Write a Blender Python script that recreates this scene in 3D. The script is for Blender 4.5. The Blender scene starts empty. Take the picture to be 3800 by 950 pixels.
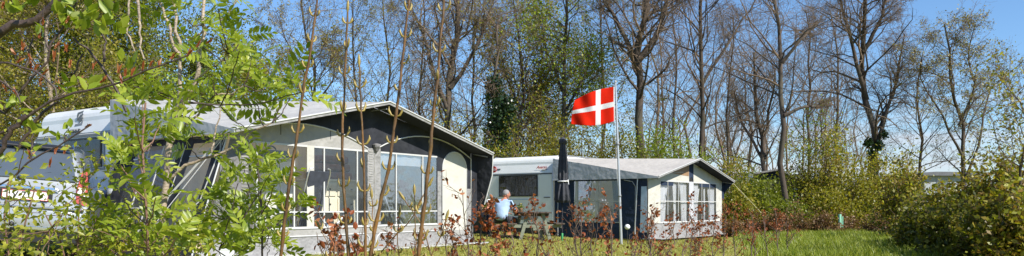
import bpy, bmesh, math, random
import numpy as np
from mathutils import Vector, Matrix, Quaternion, noise as mnoise
C = bpy.context.scene
COL = C.collection
PI = math.pi
F = 2926.0; HX = 1900.0; HY = 765.0; CAMZ = 1.07

# ------------------------------------------------------------------ helpers
def P(px, py, Y):
    """real position of something seen at photo pixel (px,py) and standing Y metres away"""
    return Vector(((px-HX)/F*Y, Y, CAMZ+(HY-py)/F*Y))

def sstep(a, b, x):
    t = min(1, max(0, (x-a)/(b-a))); return t*t*(3-2*t)

def ground_z(x, y):
    z = 0.05 + 0.20*(1-sstep(-1.5, 3.0, x)) + 0.2*(1-sstep(-8.2, -5.2, x))*(1-sstep(11, 14, y))
    z += 0.10*sstep(7, 11, x)*(1-sstep(20, 26, y))*sstep(10, 14, y)
    z += 0.25*sstep(32, 42, y)
    return z

def tag(o, label=None, cat=None, group=None, kind=None):
    if label: o['label'] = label
    if cat: o['category'] = cat
    if group: o['group'] = group
    if kind: o['kind'] = kind
    return o

def empty(name, loc=(0, 0, 0), rz=0, label=None, cat=None, group=None, rot=None):
    o = bpy.data.objects.new(name, None); COL.objects.link(o)
    o.location = loc; o.rotation_euler = rot if rot else (0, 0, rz)
    o.empty_display_size = .2
    return tag(o, label, cat, group)

def link(name, me, mat, parent=None, label=None):
    o = bpy.data.objects.new(name, me); COL.objects.link(o)
    if mat is not None:
        for m in (mat if isinstance(mat, (list, tuple)) else [mat]): me.materials.append(m)
    if parent is not None: o.parent = parent
    if label: o['label'] = label
    return o

def copy_tree(o, parent=None):
    c = o.copy(); COL.objects.link(c); c.parent = parent
    for ch in list(o.children): copy_tree(ch, c)
    return c

class MB:
    def __init__(s): s.v = []; s.f = []; s.sm = []; s.mi = []; s.m = 0
    def add(s, vs, fs, smooth=False):
        n = len(s.v); s.v += [tuple(v) for v in vs]
        for f in fs: s.f.append([i+n for i in f]); s.sm.append(smooth); s.mi.append(s.m)
        return s
    def box(s, x0, x1, y0, y1, z0, z1):
        vs = [(x, y, z) for z in (z0, z1) for y in (y0, y1) for x in (x0, x1)]
        return s.add(vs, [(0, 2, 3, 1), (4, 5, 7, 6), (0, 1, 5, 4), (2, 6, 7, 3), (0, 4, 6, 2), (1, 3, 7, 5)])
    def ext(s, pts, vec):
        """planar polygon extruded by vec (front cap, back cap, sides)"""
        pts = [Vector(p) for p in pts]; vec = Vector(vec); n = len(pts)
        vs = pts+[p+vec for p in pts]
        fs = [list(range(n))[::-1], list(range(n, 2*n))]+[(i, (i+1) % n, n+(i+1) % n, n+i) for i in range(n)]
        return s.add(vs, fs)
    def bar(s, a, b, w, h=None, up=(0, 0, 1)):
        a = Vector(a); b = Vector(b); h = h or w
        d = (b-a).normalized(); up = Vector(up)
        if abs(d.dot(up)) > .98: up = Vector((1, 0, 0))
        x = d.cross(up).normalized()*w/2; y = x.cross(d).normalized()*h/2
        return s.ext([a-x-y, a+x-y, a+x+y, a-x+y], b-a)
    def tube(s, pts, r, n=8, caps=True):
        pts = [Vector(p) for p in pts]; k = len(pts)
        rs = r if isinstance(r, (list, tuple)) else [r]*k
        ref = Vector((0, 0, 1)); d0 = (pts[-1]-pts[0]).normalized()
        if abs(d0.z) > .8: ref = Vector((1, 0, 0))
        vs = []
        for i, p in enumerate(pts):
            t = (pts[min(i+1, k-1)]-pts[max(i-1, 0)]).normalized()
            x = t.cross(ref).normalized(); y = x.cross(t)
            for j in range(n):
                a = 2*PI*j/n; vs.append(p+(x*math.cos(a)+y*math.sin(a))*rs[i])
        fs = [(i*n+j, i*n+(j+1) % n, (i+1)*n+(j+1) % n, (i+1)*n+j) for i in range(k-1) for j in range(n)]
        s.add(vs, fs, True)
        if caps: s.add(vs[:n], [list(range(n))[::-1]]); s.add(vs[-n:], [list(range(n))])
        return s
    def lathe(s, prof, c=(0, 0, 0), n=16, fold=None):
        vs = []; k = len(prof)
        for i, (r, z) in enumerate(prof):
            for j in range(n):
                a = 2*PI*j/n; rr = r*(fold(a, i/(k-1)) if fold else 1)
                vs.append((c[0]+rr*math.cos(a), c[1]+rr*math.sin(a), c[2]+z))
        fs = [(i*n+j, i*n+(j+1) % n, (i+1)*n+(j+1) % n, (i+1)*n+j) for i in range(k-1) for j in range(n)]
        fs += [list(range(n))[::-1], [(k-1)*n+j for j in range(n)]]
        return s.add(vs, fs, True)
    def build(s, name, mat, parent=None, bevel=0, label=None, seg=2, recalc=True):
        me = bpy.data.meshes.new(name); me.from_pydata(s.v, [], s.f); me.update()
        me.polygons.foreach_set('use_smooth', s.sm)
        if max(s.mi, default=0): me.polygons.foreach_set('material_index', s.mi)
        if recalc:
            bm = bmesh.new(); bm.from_mesh(me); bmesh.ops.recalc_face_normals(bm, faces=bm.faces); bm.to_mesh(me); bm.free()
        o = link(name, me, mat, parent, label)
        if bevel:
            m = o.modifiers.new('bevel', 'BEVEL'); m.width = bevel; m.segments = seg; m.limit_method = 'ANGLE'; m.angle_limit = .6
        return o

def mesh_np(name, V, Fq, mat, parent=None, smooth=False, label=None):
    """V (N,3); Fq list of int arrays (M,k)"""
    me = bpy.data.meshes.new(name)
    if not isinstance(Fq, list): Fq = [Fq]
    Fq = [f for f in Fq if len(f)]
    loops = np.concatenate([f.ravel() for f in Fq]).astype(np.int32)
    tot = np.concatenate([np.full(len(f), f.shape[1]) for f in Fq]).astype(np.int32)
    start = np.concatenate([[0], np.cumsum(tot)[:-1]]).astype(np.int32)
    me.vertices.add(len(V)); me.vertices.foreach_set('co', np.ascontiguousarray(V, dtype=np.float32).ravel())
    me.loops.add(len(loops)); me.loops.foreach_set('vertex_index', loops)
    me.polygons.add(len(tot)); me.polygons.foreach_set('loop_start', start); me.polygons.foreach_set('loop_total', tot)
    me.update(calc_edges=True)
    if smooth: me.polygons.foreach_set('use_smooth', np.ones(len(tot), dtype=bool))
    return link(name, me, mat, parent, label)

# ------------------------------------------------------------------ materials
def newmat(name):
    m = bpy.data.materials.new(name); m.use_nodes = True
    nt = m.node_tree; nt.nodes.clear()
    out = nt.nodes.new('ShaderNodeOutputMaterial')
    return m, nt, out
def N(nt, t, **kw):
    n = nt.nodes.new(t)
    for k, v in kw.items():
        if k in n.inputs: n.inputs[k].default_value = v
        else: setattr(n, k, v)
    return n
def rgba(c): return (c[0], c[1], c[2], 1)

def surf(name, col, rough=.6, var=.12, scale=6, bump=0, metal=0, spec=.5, dirt=None, dscale=1.5, trans=0, coat=0, stretch=None, bscale=None):
    m, nt, out = newmat(name)
    b = N(nt, 'ShaderNodeBsdfPrincipled'); b.inputs['Roughness'].default_value = rough
    b.inputs['Metallic'].default_value = metal; b.inputs['Specular IOR Level'].default_value = spec
    b.inputs['Coat Weight'].default_value = coat
    tc = N(nt, 'ShaderNodeTexCoord'); mp = N(nt, 'ShaderNodeMapping')
    if stretch: mp.inputs['Scale'].default_value = stretch
    nt.links.new(tc.outputs['Object'], mp.inputs[0])
    no = N(nt, 'ShaderNodeTexNoise'); no.inputs['Scale'].default_value = scale; no.inputs['Detail'].default_value = 6
    nt.links.new(mp.outputs[0], no.inputs['Vector'])
    cr = N(nt, 'ShaderNodeValToRGB')
    cr.color_ramp.elements[0].position = .3; cr.color_ramp.elements[1].position = .7
    cr.color_ramp.elements[0].color = rgba([c*(1-var) for c in col]); cr.color_ramp.elements[1].color = rgba([min(1, c*(1+var)) for c in col])
    nt.links.new(no.outputs['Fac'], cr.inputs[0]); src = cr.outputs[0]
    if dirt:
        n2 = N(nt, 'ShaderNodeTexNoise'); n2.inputs['Scale'].default_value = dscale; n2.inputs['Detail'].default_value = 8
        nt.links.new(tc.outputs['Object'], n2.inputs['Vector'])
        r2 = N(nt, 'ShaderNodeMapRange'); r2.inputs[1].default_value = .5; r2.inputs[2].default_value = .75; r2.inputs[4].default_value = .6
        nt.links.new(n2.outputs['Fac'], r2.inputs[0])
        mx = N(nt, 'ShaderNodeMix', data_type='RGBA'); nt.links.new(r2.outputs[0], mx.inputs[0])
        nt.links.new(src, mx.inputs[6]); mx.inputs[7].default_value = rgba(dirt); src = mx.outputs[2]
    nt.links.new(src, b.inputs['Base Color'])
    if bump:
        bp = N(nt, 'ShaderNodeBump'); bp.inputs['Strength'].default_value = bump; bp.inputs['Distance'].default_value = .09 if any(k in name for k in ('fabric', 'navy', 'cream', 'valance', 'parasol')) else .012
        nb = N(nt, 'ShaderNodeTexNoise'); nb.inputs['Scale'].default_value = bscale or scale*3
        nt.links.new(mp.outputs[0], nb.inputs['Vector']); nt.links.new(nb.outputs['Fac'], bp.inputs['Height'])
        nt.links.new(bp.outputs[0], b.inputs['Normal'])
    if trans:
        tr = N(nt, 'ShaderNodeBsdfTranslucent'); nt.links.new(src, tr.inputs[0])
        ms = N(nt, 'ShaderNodeMixShader'); ms.inputs[0].default_value = trans
        nt.links.new(b.outputs[0], ms.inputs[1]); nt.links.new(tr.outputs[0], ms.inputs[2]); nt.links.new(ms.outputs[0], out.inputs[0])
    else: nt.links.new(b.outputs[0], out.inputs[0])
    return m

def leafmat(name, cols, trans=.4, rough=.45, spec=.4, tboost=1.3):
    m, nt, out = newmat(name)
    g = N(nt, 'ShaderNodeNewGeometry'); cr = N(nt, 'ShaderNodeValToRGB')
    nt.links.new(g.outputs['Random Per Island'], cr.inputs[0])
    e = cr.color_ramp.elements
    while len(e) < len(cols): e.new(.5)
    for i, c in enumerate(cols): e[i].position = i/(len(cols)-1); e[i].color = rgba(c)
    b = N(nt, 'ShaderNodeBsdfPrincipled'); b.inputs['Roughness'].default_value = rough; b.inputs['Specular IOR Level'].default_value = spec
    nt.links.new(cr.outputs[0], b.inputs['Base Color'])
    tr = N(nt, 'ShaderNodeBsdfTranslucent')
    mu = N(nt, 'ShaderNodeMix', data_type='RGBA', blend_type='MULTIPLY'); mu.inputs[0].default_value = 1
    mu.inputs[7].default_value = (tboost*1.1, tboost*1.15, tboost*.55, 1)
    nt.links.new(cr.outputs[0], mu.inputs[6]); nt.links.new(mu.outputs[2], tr.inputs[0])
    ms = N(nt, 'ShaderNodeMixShader'); ms.inputs[0].default_value = trans
    nt.links.new(b.outputs[0], ms.inputs[1]); nt.links.new(tr.outputs[0], ms.inputs[2]); nt.links.new(ms.outputs[0], out.inputs[0])
    return m

def glassmat(name, tint=(.9, .93, .95), op=.12, gloss=.1, rough=.05, haze=(.7, .75, .8), mult=.45):
    """clear vinyl / window pane: see-through with a reflection and a little milky haze"""
    m, nt, out = newmat(name)
    t = N(nt, 'ShaderNodeBsdfTransparent'); t.inputs[0].default_value = rgba(tint)
    d = N(nt, 'ShaderNodeBsdfDiffuse'); d.inputs[0].default_value = rgba(haze)
    gl = N(nt, 'ShaderNodeBsdfGlossy'); gl.inputs['Roughness'].default_value = rough; gl.inputs[0].default_value = (.9, .95, 1, 1)
    m1 = N(nt, 'ShaderNodeMixShader'); m1.inputs[0].default_value = op
    nt.links.new(t.outputs[0], m1.inputs[1]); nt.links.new(d.outputs[0], m1.inputs[2])
    lw = N(nt, 'ShaderNodeLayerWeight'); lw.inputs[0].default_value = .5; fr = N(nt, 'ShaderNodeMath', operation='POWER'); nt.links.new(lw.outputs['Facing'], fr.inputs[0]); fr.inputs[1].default_value = 4
    tc = N(nt, 'ShaderNodeTexCoord'); no = N(nt, 'ShaderNodeTexNoise'); no.inputs['Scale'].default_value = 2.2; no.inputs['Detail'].default_value = 3
    nt.links.new(tc.outputs['Object'], no.inputs['Vector'])
    bp = N(nt, 'ShaderNodeBump'); bp.inputs['Strength'].default_value = .25; bp.inputs['Distance'].default_value = .05
    nt.links.new(no.outputs['Fac'], bp.inputs['Height']); nt.links.new(bp.outputs[0], gl.inputs['Normal'])
    ad = N(nt, 'ShaderNodeMath', operation='MULTIPLY_ADD'); ad.inputs[1].default_value = mult; ad.inputs[2].default_value = gloss; ad.use_clamp = True
    nt.links.new(fr.outputs[0], ad.inputs[0])
    m2 = N(nt, 'ShaderNodeMixShader'); nt.links.new(ad.outputs[0], m2.inputs[0])
    nt.links.new(m1.outputs[0], m2.inputs[1]); nt.links.new(gl.outputs[0], m2.inputs[2]); nt.links.new(m2.outputs[0], out.inputs[0])
    return m

M = {}
M['van_white'] = surf('van_white', (.72, .73, .72), .3, .03, 2, dirt=(.55, .55, .5), spec=.5, bump=.05, bscale=300)
M['van_panel'] = surf('van_panel', (.76, .77, .73), .35, .03, 2, bump=.25, bscale=160)
M['van_trim'] = surf('van_trim', (.07, .075, .085), .5, .1, 10)
M['alu'] = surf('alu', (.6, .6, .6), .35, .1, 10, metal=.8)
M['grey_plastic'] = surf('grey_plastic', (.2, .21, .22), .5)
M['black'] = surf('black', (.015, .015, .017), .45)
M['blue_stripe'] = surf('blue_stripe', (.05, .09, .22), .4)
M['pale_blue'] = surf('pale_blue', (.42, .52, .62), .4)
M['red'] = surf('red', (.55, .03, .03), .4)
M['white'] = surf('white', (.8, .8, .78), .5, .03)
M['navy'] = surf('navy', (.027, .029, .036), .85, .3, 3, bump=1, spec=.2, bscale=3, dirt=(.05, .052, .058), dscale=2)
M['navy2'] = surf('navy2', (.022, .034, .062), .85, .2, 3, bump=.5, spec=.2, bscale=5)
M['dark_matte'] = surf('dark_matte', (.03, .032, .04), .9, .15, 3, spec=.1)
M['roof_fabric'] = surf('roof_fabric', (.60, .595, .58), .75, .06, 1.2, bump=.5, spec=.25, trans=.45, dirt=(.48, .48, .45), dscale=.8, bscale=4)
M['roof_fabric2'] = surf('roof_fabric2', (.52, .49, .45), .75, .06, 1.2, bump=.4, spec=.25, trans=.25, dirt=(.42, .4, .37), dscale=.8, bscale=4)
M['valance'] = surf('valance', (.50, .51, .53), .8, .05, 2, bump=.3, spec=.2, trans=.1, bscale=4)
M['grey_fabric'] = surf('grey_fabric', (.27, .265, .26), .8, .12, 3, bump=.8, spec=.2, bscale=6)
M['mid_grey_fabric'] = surf('mid_grey_fabric', (.17, .165, .165), .8, .15, 3, bump=1, spec=.2, bscale=6)
M['light_fabric'] = surf('light_fabric', (.35, .34, .32), .8, .08, 3, bump=.6, spec=.2, bscale=5, trans=.1)
M['cream'] = surf('cream', (.52, .505, .445), .8, .05, 3, bump=.5, spec=.2, bscale=4, trans=.08)
M['inner_cream'] = surf('inner_cream', (.78, .64, .42), .8, .08, 3, bump=.6, spec=.2, bscale=4, trans=.15)
M['cream_door'] = surf('cream_door', (.50, .485, .425), .8, .05, 3, bump=.5, spec=.2, bscale=3)
M['piping'] = surf('piping', (.50, .50, .485), .5, .03)
M['curtain'] = surf('curtain', (.75, .76, .78), .8, .04, 20, trans=.35)
M['blue_curtain'] = surf('blue_curtain', (.22, .32, .48), .8, .1, 20, trans=.2)
M['van_curtain'] = surf('van_curtain', (.22, .165, .13), .8, .8, 2.2, stretch=(9, 9, .7), trans=.1)
M['vinyl'] = glassmat('vinyl', (.96, .965, .97), .012, .03, .05, mult=.5)
M['vinyl_blue'] = glassmat('vinyl_blue', (.93, .95, .97), .02, .22, .05, mult=.6)
M['van_glass'] = glassmat('van_glass', (.55, .55, .55), .02, .05, .03, (.2, .2, .2))
M['car_paint'] = surf('car_paint', (.33, .35, .37), .28, .03, 4, metal=.25, coat=.6, dirt=(.28, .29, .29))
M['car_glass'] = surf('car_glass', (.07, .085, .10), .08, .1, 3, spec=1.0, coat=1)
M['tail_red'] = surf('tail_red', (.42, .07, .05), .15, .1, 30, coat=1)
M['tail_clear'] = surf('tail_clear', (.75, .7, .68), .12, .1, 30, coat=1)
M['chrome'] = surf('chrome', (.8, .8, .82), .12, .03, metal=1)
M['plate'] = surf('plate', (.78, .78, .76), .4, .02)
M['rubber'] = surf('rubber', (.02, .02, .02), .8, .2, 20)
M['wood_pale'] = surf('wood_pale', (.19, .205, .15), .8, .2, 8, bump=.4, stretch=(1, 1, 6))
M['wood_dark'] = surf('wood_dark', (.075, .055, .04), .8, .25, 6, bump=.4)
M['wood_brown'] = surf('wood_brown', (.28, .17, .09), .6, .2, 8, stretch=(1, 1, .2))
M['furn_cream'] = surf('furn_cream', (.72, .66, .50), .5, .05, 3)
M['furn_white'] = surf('furn_white', (.72, .70, .62), .5, .05, 3)
M['chair_fabric'] = surf('chair_fabric', (.035, .04, .055), .8, .3, 10)
M['parasol'] = surf('parasol', (.05, .052, .06), .85, .25, 3, spec=.2, bump=.3)
M['pole_alu'] = surf('pole_alu', (.52, .53, .54), .35, .06, 5, metal=.5)
M['flag_red'] = surf('flag_red', (.72, .022, .006), .8, .05, 4, trans=.3, spec=.08)
M['flag_white'] = surf('flag_white', (.78, .77, .76), .7, .03, 4, trans=.3)
M['skin'] = surf('skin', (.46, .20, .12), .5, .12, 20)
M['hair'] = surf('hair', (.24, .23, .225), .7, .35, 60, bump=.5)
M['shirt'] = surf('shirt', (.38, .51, .70), .8, .06, 8, bump=.6, bscale=14)
M['trousers'] = surf('trousers', (.03, .03, .04), .8)
M['mint'] = surf('mint', (.25, .55, .38), .5, .1)
M['green_plastic'] = surf('green_plastic', (.03, .25, .08), .5, .1)
M['slate'] = surf('slate', (.10, .105, .115), .7, .2, 8)
M['house_wall'] = surf('house_wall', (.30, .33, .35), .8, .1, 4)
M['bark'] = surf('bark', (.075, .055, .040), .9, .45, 5, bump=1, stretch=(1, 1, .25), dirt=(.09, .10, .06), dscale=.7)
M['bark_grey'] = surf('bark_grey', (.15, .125, .105), .9, .4, 5, bump=1, stretch=(1, 1, .25), dirt=(.10, .115, .07), dscale=.7)
M['twig'] = surf('twig', (.165, .115, .072), .85, .35, 1.2)
M['twig_red'] = surf('twig_red', (.20, .11, .075), .85, .3, 1.5)
M['rowan_bark'] = surf('rowan_bark', (.33, .26, .19), .6, .35, 14, bump=.6, stretch=(1, 1, 2.5), dirt=(.12, .09, .07), dscale=12)
M['dark_branch'] = surf('dark_branch', (.06, .04, .032), .6, .4, 20, bump=.4)
M['shoot_bark'] = surf('shoot_bark', (.135, .066, .018), .5, .6, 14, bump=.5, stretch=(1, 1, .6), dirt=(.05, .05, .02), dscale=5)
M['sapling_bark'] = surf('sapling_bark', (.12, .08, .06), .7, .4, 20)
M['shed_bark'] = M['bark']
M['L_green'] = leafmat('leaf_green', [(.08, .105, .008), (.15, .18, .012), (.22, .25, .018), (.11, .135, .012)])
M['L_lime'] = leafmat('leaf_lime', [(.15, .21, .012), (.24, .31, .018), (.32, .37, .03), (.18, .23, .016)])
M['L_olive'] = leafmat('leaf_olive', [(.13, .14, .012), (.24, .23, .02), (.30, .24, .03), (.14, .16, .016)])
M['L_yellow'] = leafmat('leaf_yellow', [(.18, .19, .012), (.36, .33, .03), (.26, .17, .03), (.14, .17, .018)])
M['L_hedge'] = leafmat('leaf_hedge', [(.05, .06, .008), (.12, .13, .014), (.22, .21, .02), (.09, .06, .015)])  # darkened olive, holds the shade at the foot of the hedge
M['L_bronze'] = leafmat('leaf_bronze', [(.10, .11, .010), (.32, .29, .025), (.25, .14, .028), (.09, .10, .010), (.36, .36, .03)])
M['L_ivy'] = leafmat('leaf_ivy', [(.008, .022, .008), (.02, .045, .012), (.035, .06, .015)], trans=.15, rough=.3)
M['L_bud'] = leafmat('leaf_bud', [(.30, .25, .07), (.22, .17, .06), (.36, .30, .10), (.24, .27, .05)], trans=.25)
M['L_rowan'] = leafmat('leaf_rowan', [(.16, .22, .016), (.24, .31, .024), (.33, .37, .04), (.11, .16, .014)], trans=.42, rough=.4, spec=.5)
M['L_haw'] = leafmat('leaf_haw', [(.20, .24, .016), (.32, .34, .03), (.36, .34, .05), (.14, .18, .02)], trans=.4, rough=.4)
M['L_copper'] = leafmat('leaf_copper', [(.15, .034, .010), (.25, .062, .018), (.42, .17, .075), (.10, .022, .010)], trans=.32, rough=.5, spec=.25, tboost=1.2)
M['L_brown'] = leafmat('leaf_brown', [(.12, .055, .02), (.18, .085, .03), (.24, .14, .06), (.11, .10, .02)], trans=.25, tboost=1)
M['L_budyellow'] = leafmat('leaf_budyellow', [(.40, .34, .06), (.30, .26, .045), (.35, .22, .06)], trans=.2)
M['L_orange'] = leafmat('leaf_orange', [(.34, .11, .03), (.26, .065, .022), (.40, .18, .06)], trans=.3)
M['L_grass'] = leafmat('leaf_grass', [(.14, .19, .015), (.22, .28, .02), (.34, .34, .05), (.16, .24, .02)], trans=.3)
M['L_lawn'] = leafmat('leaf_lawn', [(.22, .23, .02), (.32, .30, .05), (.40, .34, .10), (.18, .21, .02)], trans=.3)
# ------------------------------------------------------------------ plant generator (numpy, all twigs of a level at once)
def nrm(a): return a/np.maximum(np.linalg.norm(a, axis=-1, keepdims=True), 1e-9)

def resample(pts, K):
    pts = np.array([tuple(p) for p in pts], float); d = np.r_[0, np.cumsum(np.linalg.norm(np.diff(pts, axis=0), axis=1))]
    t = np.linspace(0, d[-1], K); return np.stack([np.interp(t, d, pts[:, i]) for i in range(3)], 1)

def spawn(rng, Pp, Rp, n, t=(.25, 1), ang=(30, 60), lf=.6, K=5, wob=.25, up=.1, rf=.6, tip=.35, tl=.6, rmin=.003, lmax=9):
    """children along parents. Pp (N,K,3), Rp (N,K)."""
    Nn, Kp, _ = Pp.shape; Mm = Nn*n
    L = np.linalg.norm(np.diff(Pp, axis=1), axis=2).sum(1)
    idx = np.repeat(np.arange(Nn), n)
    st = (np.tile(np.arange(n), Nn)+rng.random(Mm))/n
    tt = t[0]+(t[1]-t[0])*st
    f = tt*(Kp-1); i0 = np.minimum(f.astype(int), Kp-2); w = (f-i0)[:, None]
    a, b = Pp[idx, i0], Pp[idx, i0+1]; pos = a*(1-w)+b*w; T = nrm(b-a)
    r = Rp[idx, i0]*(1-w[:, 0])+Rp[idx, i0+1]*w[:, 0]
    rv = nrm(rng.normal(size=(Mm, 3))); perp = nrm(np.cross(T, rv))
    an = np.radians(ang[0]+(ang[1]-ang[0])*rng.random(Mm))[:, None]
    d = nrm(np.cos(an)*T+np.sin(an)*perp); d[:, 2] += up; d = nrm(d)
    ln = np.minimum(L[idx]*lf*(1-tl*tt)*(.6+.8*rng.random(Mm)), lmax)
    out = np.zeros((Mm, K, 3)); out[:, 0] = pos
    for k in range(1, K):
        d = nrm(d+rng.normal(size=(Mm, 3))*wob+np.array([0, 0, up*.6])); out[:, k] = out[:, k-1]+d*(ln/(K-1))[:, None]
    rr = np.maximum(r*rf, rmin)[:, None]*np.linspace(1, tip, K)[None]
    return out, rr

def tubes(Pp, Rp, s=3):
    Nn, K, _ = Pp.shape
    T = np.zeros_like(Pp); T[:, 1:-1] = Pp[:, 2:]-Pp[:, :-2]; T[:, 0] = Pp[:, 1]-Pp[:, 0]; T[:, -1] = Pp[:, -1]-Pp[:, -2]; T = nrm(T)
    d0 = nrm(Pp[:, -1]-Pp[:, 0]); ref = np.where(np.abs(d0[:, 2:3]) > .7, np.array([[1., 0, 0]]), np.array([[0, 0, 1.]]))[:, None, :]
    X = nrm(np.cross(T, np.broadcast_to(ref, T.shape))); Y = np.cross(X, T)
    a = np.arange(s)*2*PI/s
    V = Pp[:, :, None]+(X[:, :, None]*np.cos(a)[None, None, :, None]+Y[:, :, None]*np.sin(a)[None, None, :, None])*Rp[:, :, None, None]
    base = (np.arange(Nn)*K*s)[:, None, None]; k = (np.arange(K-1)*s)[None, :, None]; j = np.arange(s)[None, None, :]; j1 = (j+1) % s
    Fq = np.stack([base+k+j, base+k+j1, base+k+s+j1, base+k+s+j], -1).reshape(-1, 4)
    return V.reshape(-1, 3), Fq

def merge(parts):
    V, Fs, n = [], [], 0
    for v, f in parts: V.append(v); Fs.append(f+n); n += len(v)
    return np.concatenate(V), np.concatenate(Fs)

def leaves(rng, pos, size, aspect=.6, upb=.4, fold=0, axis=None):
    """one rhombic blade per position (its own island)"""
    n = len(pos); ax = nrm(rng.normal(size=(n, 3))+(0 if axis is None else axis))
    nn = nrm(rng.normal(size=(n, 3))+np.array([0, 0, upb])); sd = nrm(np.cross(ax, nn)); nn = np.cross(sd, ax)
    s = (size*(.6+.8*rng.random(n)))[:, None]
    a = pos; c = pos+ax*s; m = pos+ax*s*.45
    b = m+sd*s*aspect*.5+nn*s*fold; d = m-sd*s*aspect*.5+nn*s*fold
    V = np.stack([a, b, c, d], 1).reshape(-1, 3); i = np.arange(n)*4
    if fold: Fq = np.concatenate([np.stack([i, i+1, i+2], 1), np.stack([i, i+2, i+3], 1)])
    else: Fq = np.stack([i, i+1, i+2, i+3], 1)
    return V, Fq

def along(rng, Pp, n, t0=.2, jit=.05):
    Nn, K, _ = Pp.shape; i = rng.integers(0, Nn, n); f = (t0+(1-t0)*rng.random(n))*(K-1)
    k = np.minimum(f.astype(int), K-2); w = (f-k)[:, None]
    return Pp[i, k]*(1-w)+Pp[i, k+1]*w+rng.normal(size=(n, 3))*jit

def tree(name, seed, stems, label, cat='tree', group=None, limbs=16, sub=7, twigs=6, fine=4, t0=.3, spread=(35, 65), lf=.42, up=.07,
         leafn=0, leafs=.07, lmat='L_olive', bark='bark', twig='twig', lf2=.5, lf3=.55, wob=.16, clump=0, subt=.12, finer=.0036, ljit=.08, limb_len=6, fold=0, foliage='foliage'):
    """stems: list of (points, r0, r1) in world space. > trunk, crown (twigs), foliage"""
    rng = np.random.default_rng(seed)
    base = Vector(stems[0][0][0])
    root = empty(name, base, 0, label, cat, group)
    off = np.array(tuple(base))
    K = 9; SP = []; SR = []
    for pts, r0, r1 in stems:
        q = resample(pts, K)-off; h = np.linalg.norm(q[-1]-q[0])
        q[1:-1] += rng.normal(size=(K-2, 3))*h*.006
        SP.append(q); r = np.linspace(0, 1, K); SR.append(r0*(1-r)**.8*(1-r1/r0)+r1); SR[-1][0] *= 1.25
    SP = np.array(SP); SR = np.array(SR)
    v, f = tubes(SP, SR, 9)
    L1, R1 = spawn(rng, SP, SR, limbs, (t0, .97), spread, lf, 7, wob*1.1, up, .40, .22, .55, .009, limb_len)
    v1, f1 = tubes(L1, R1, 5)
    V, Fq = merge([(v, f), (v1, f1)])
    mesh_np('trunk', V, Fq, M[bark], root, True)
    allp = np.concatenate([L1, resample_top(SP)]); allr = np.concatenate([R1, SR[:, -5:] if False else resample_r(SR)])
    L2, R2 = spawn(rng, allp, allr, sub, (.2, 1), (30, 65), lf2, 6, wob*1.6, up*.7, .5, .35, .5, finer*1.6, 3)
    L3, R3 = spawn(rng, L2, R2, twigs, (.1, 1), (25, 65), lf3, 4, wob*1.7, up*.3, .55, .5, .4, finer*1.1, 1.4)
    parts = [tubes(L2, R2, 4), tubes(L3, R3, 3)]
    last = L3
    if fine:
        L4, R4 = spawn(rng, L3, R3, fine, (.15, 1), (25, 65), .6, 3, wob*1.8, 0, .7, .6, .3, finer, .7)
        parts.append(tubes(L4, R4, 3)); last = L4
    V, Fq = merge(parts)
    mesh_np('crown', V, Fq, M[twig], root, True)
    if leafn:
        if clump:
            c = along(rng, last, max(1, leafn//clump), .3, 0); pos = np.repeat(c, clump, 0)+rng.normal(size=(len(c)*clump, 3))*ljit
        else: pos = along(rng, last, leafn, .2, ljit)
        V, Fq = leaves(rng, pos, leafs, .62, .5, fold)
        mesh_np(foliage, V, Fq, M[lmat], root)
    return root
def resample_top(SP): return np.stack([resample(p[3:], 7) for p in SP])
def resample_r(SR): return np.stack([np.interp(np.linspace(0, 1, 7), np.linspace(0, 1, len(r)-3), r[3:]) for r in SR])

def ptrunk(D, *pp):
    """trunk polyline from photo points at distance D, starting on the ground below the first"""
    pts = [P(x, y, D) for x, y in pp]; b = pts[0].copy(); b.z = ground_z(b.x, b.y)-.05
    out = [b]+[p for p in pts if p.z > b.z+.1]
    rr = random.Random(int(pp[0][0]))
    for i, p in enumerate(out[1:]): p.y += rr.uniform(-.4, .4)*(i+1)*.5   # lean in depth as well
    return out

def bush(name, seed, base, h, w, label, cat='shrub', group=None, n=9, leafn=6000, leafs=.06, lmat='L_olive', bark='bark_grey', clump=0, fine=0, twigs=5, ljit=.07, fold=0, twig='twig', openness=1, sub=6):
    """many-stemmed shrub: stems, twigs and leaves through its whole volume"""
    rng = np.random.default_rng(seed); base = Vector(base)
    root = empty(name, base, 0, label, cat, group)
    a = rng.random(n)*2*PI; rad = rng.random(n)**.5; K = 6
    SP = np.zeros((n, K, 3)); tz = h*(.50+.68*rng.random(n)**1.6)*(1-.30*rad)
    for k in range(K):
        t = k/(K-1); SP[:, k, 0] = np.cos(a)*rad*w*(.25*(1-t)+.8*t**.8)*openness; SP[:, k, 1] = np.sin(a)*rad*w*(.25*(1-t)+.8*t**.8); SP[:, k, 2] = -.05+tz*t
    SP[:, 1:] += rng.normal(size=(n, K-1, 3))*.05*h
    SR = np.maximum(.006, .010*h*np.linspace(1, .3, K))[None].repeat(n, 0)
    L2, R2 = spawn(rng, SP, SR, sub, (.12, 1), (30, 75), .42, 5, .3, .1, .6, .4, .3, .005, 1.2)
    L3, R3 = spawn(rng, L2, R2, twigs, (.1, 1), (25, 65), .55, 4, .3, .05, .6, .5, .3, .004, .7)
    V, Fq = merge([tubes(SP, SR, 5), tubes(L2, R2, 3), tubes(L3, R3, 3)])
    mesh_np('stems', V, Fq, M[twig], root, True)
    if leafn:
        pos = along(rng, L3, leafn, .1, ljit)
        if clump: pos = np.repeat(pos[:leafn//clump], clump, 0)+rng.normal(size=(leafn//clump*clump, 3))*ljit
        pos[:, 2] = np.maximum(pos[:, 2], .02)
        V, Fq = leaves(rng, pos, leafs, .6, .5, fold)
        mesh_np('foliage', V, Fq, M[lmat], root)
    return root
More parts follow.
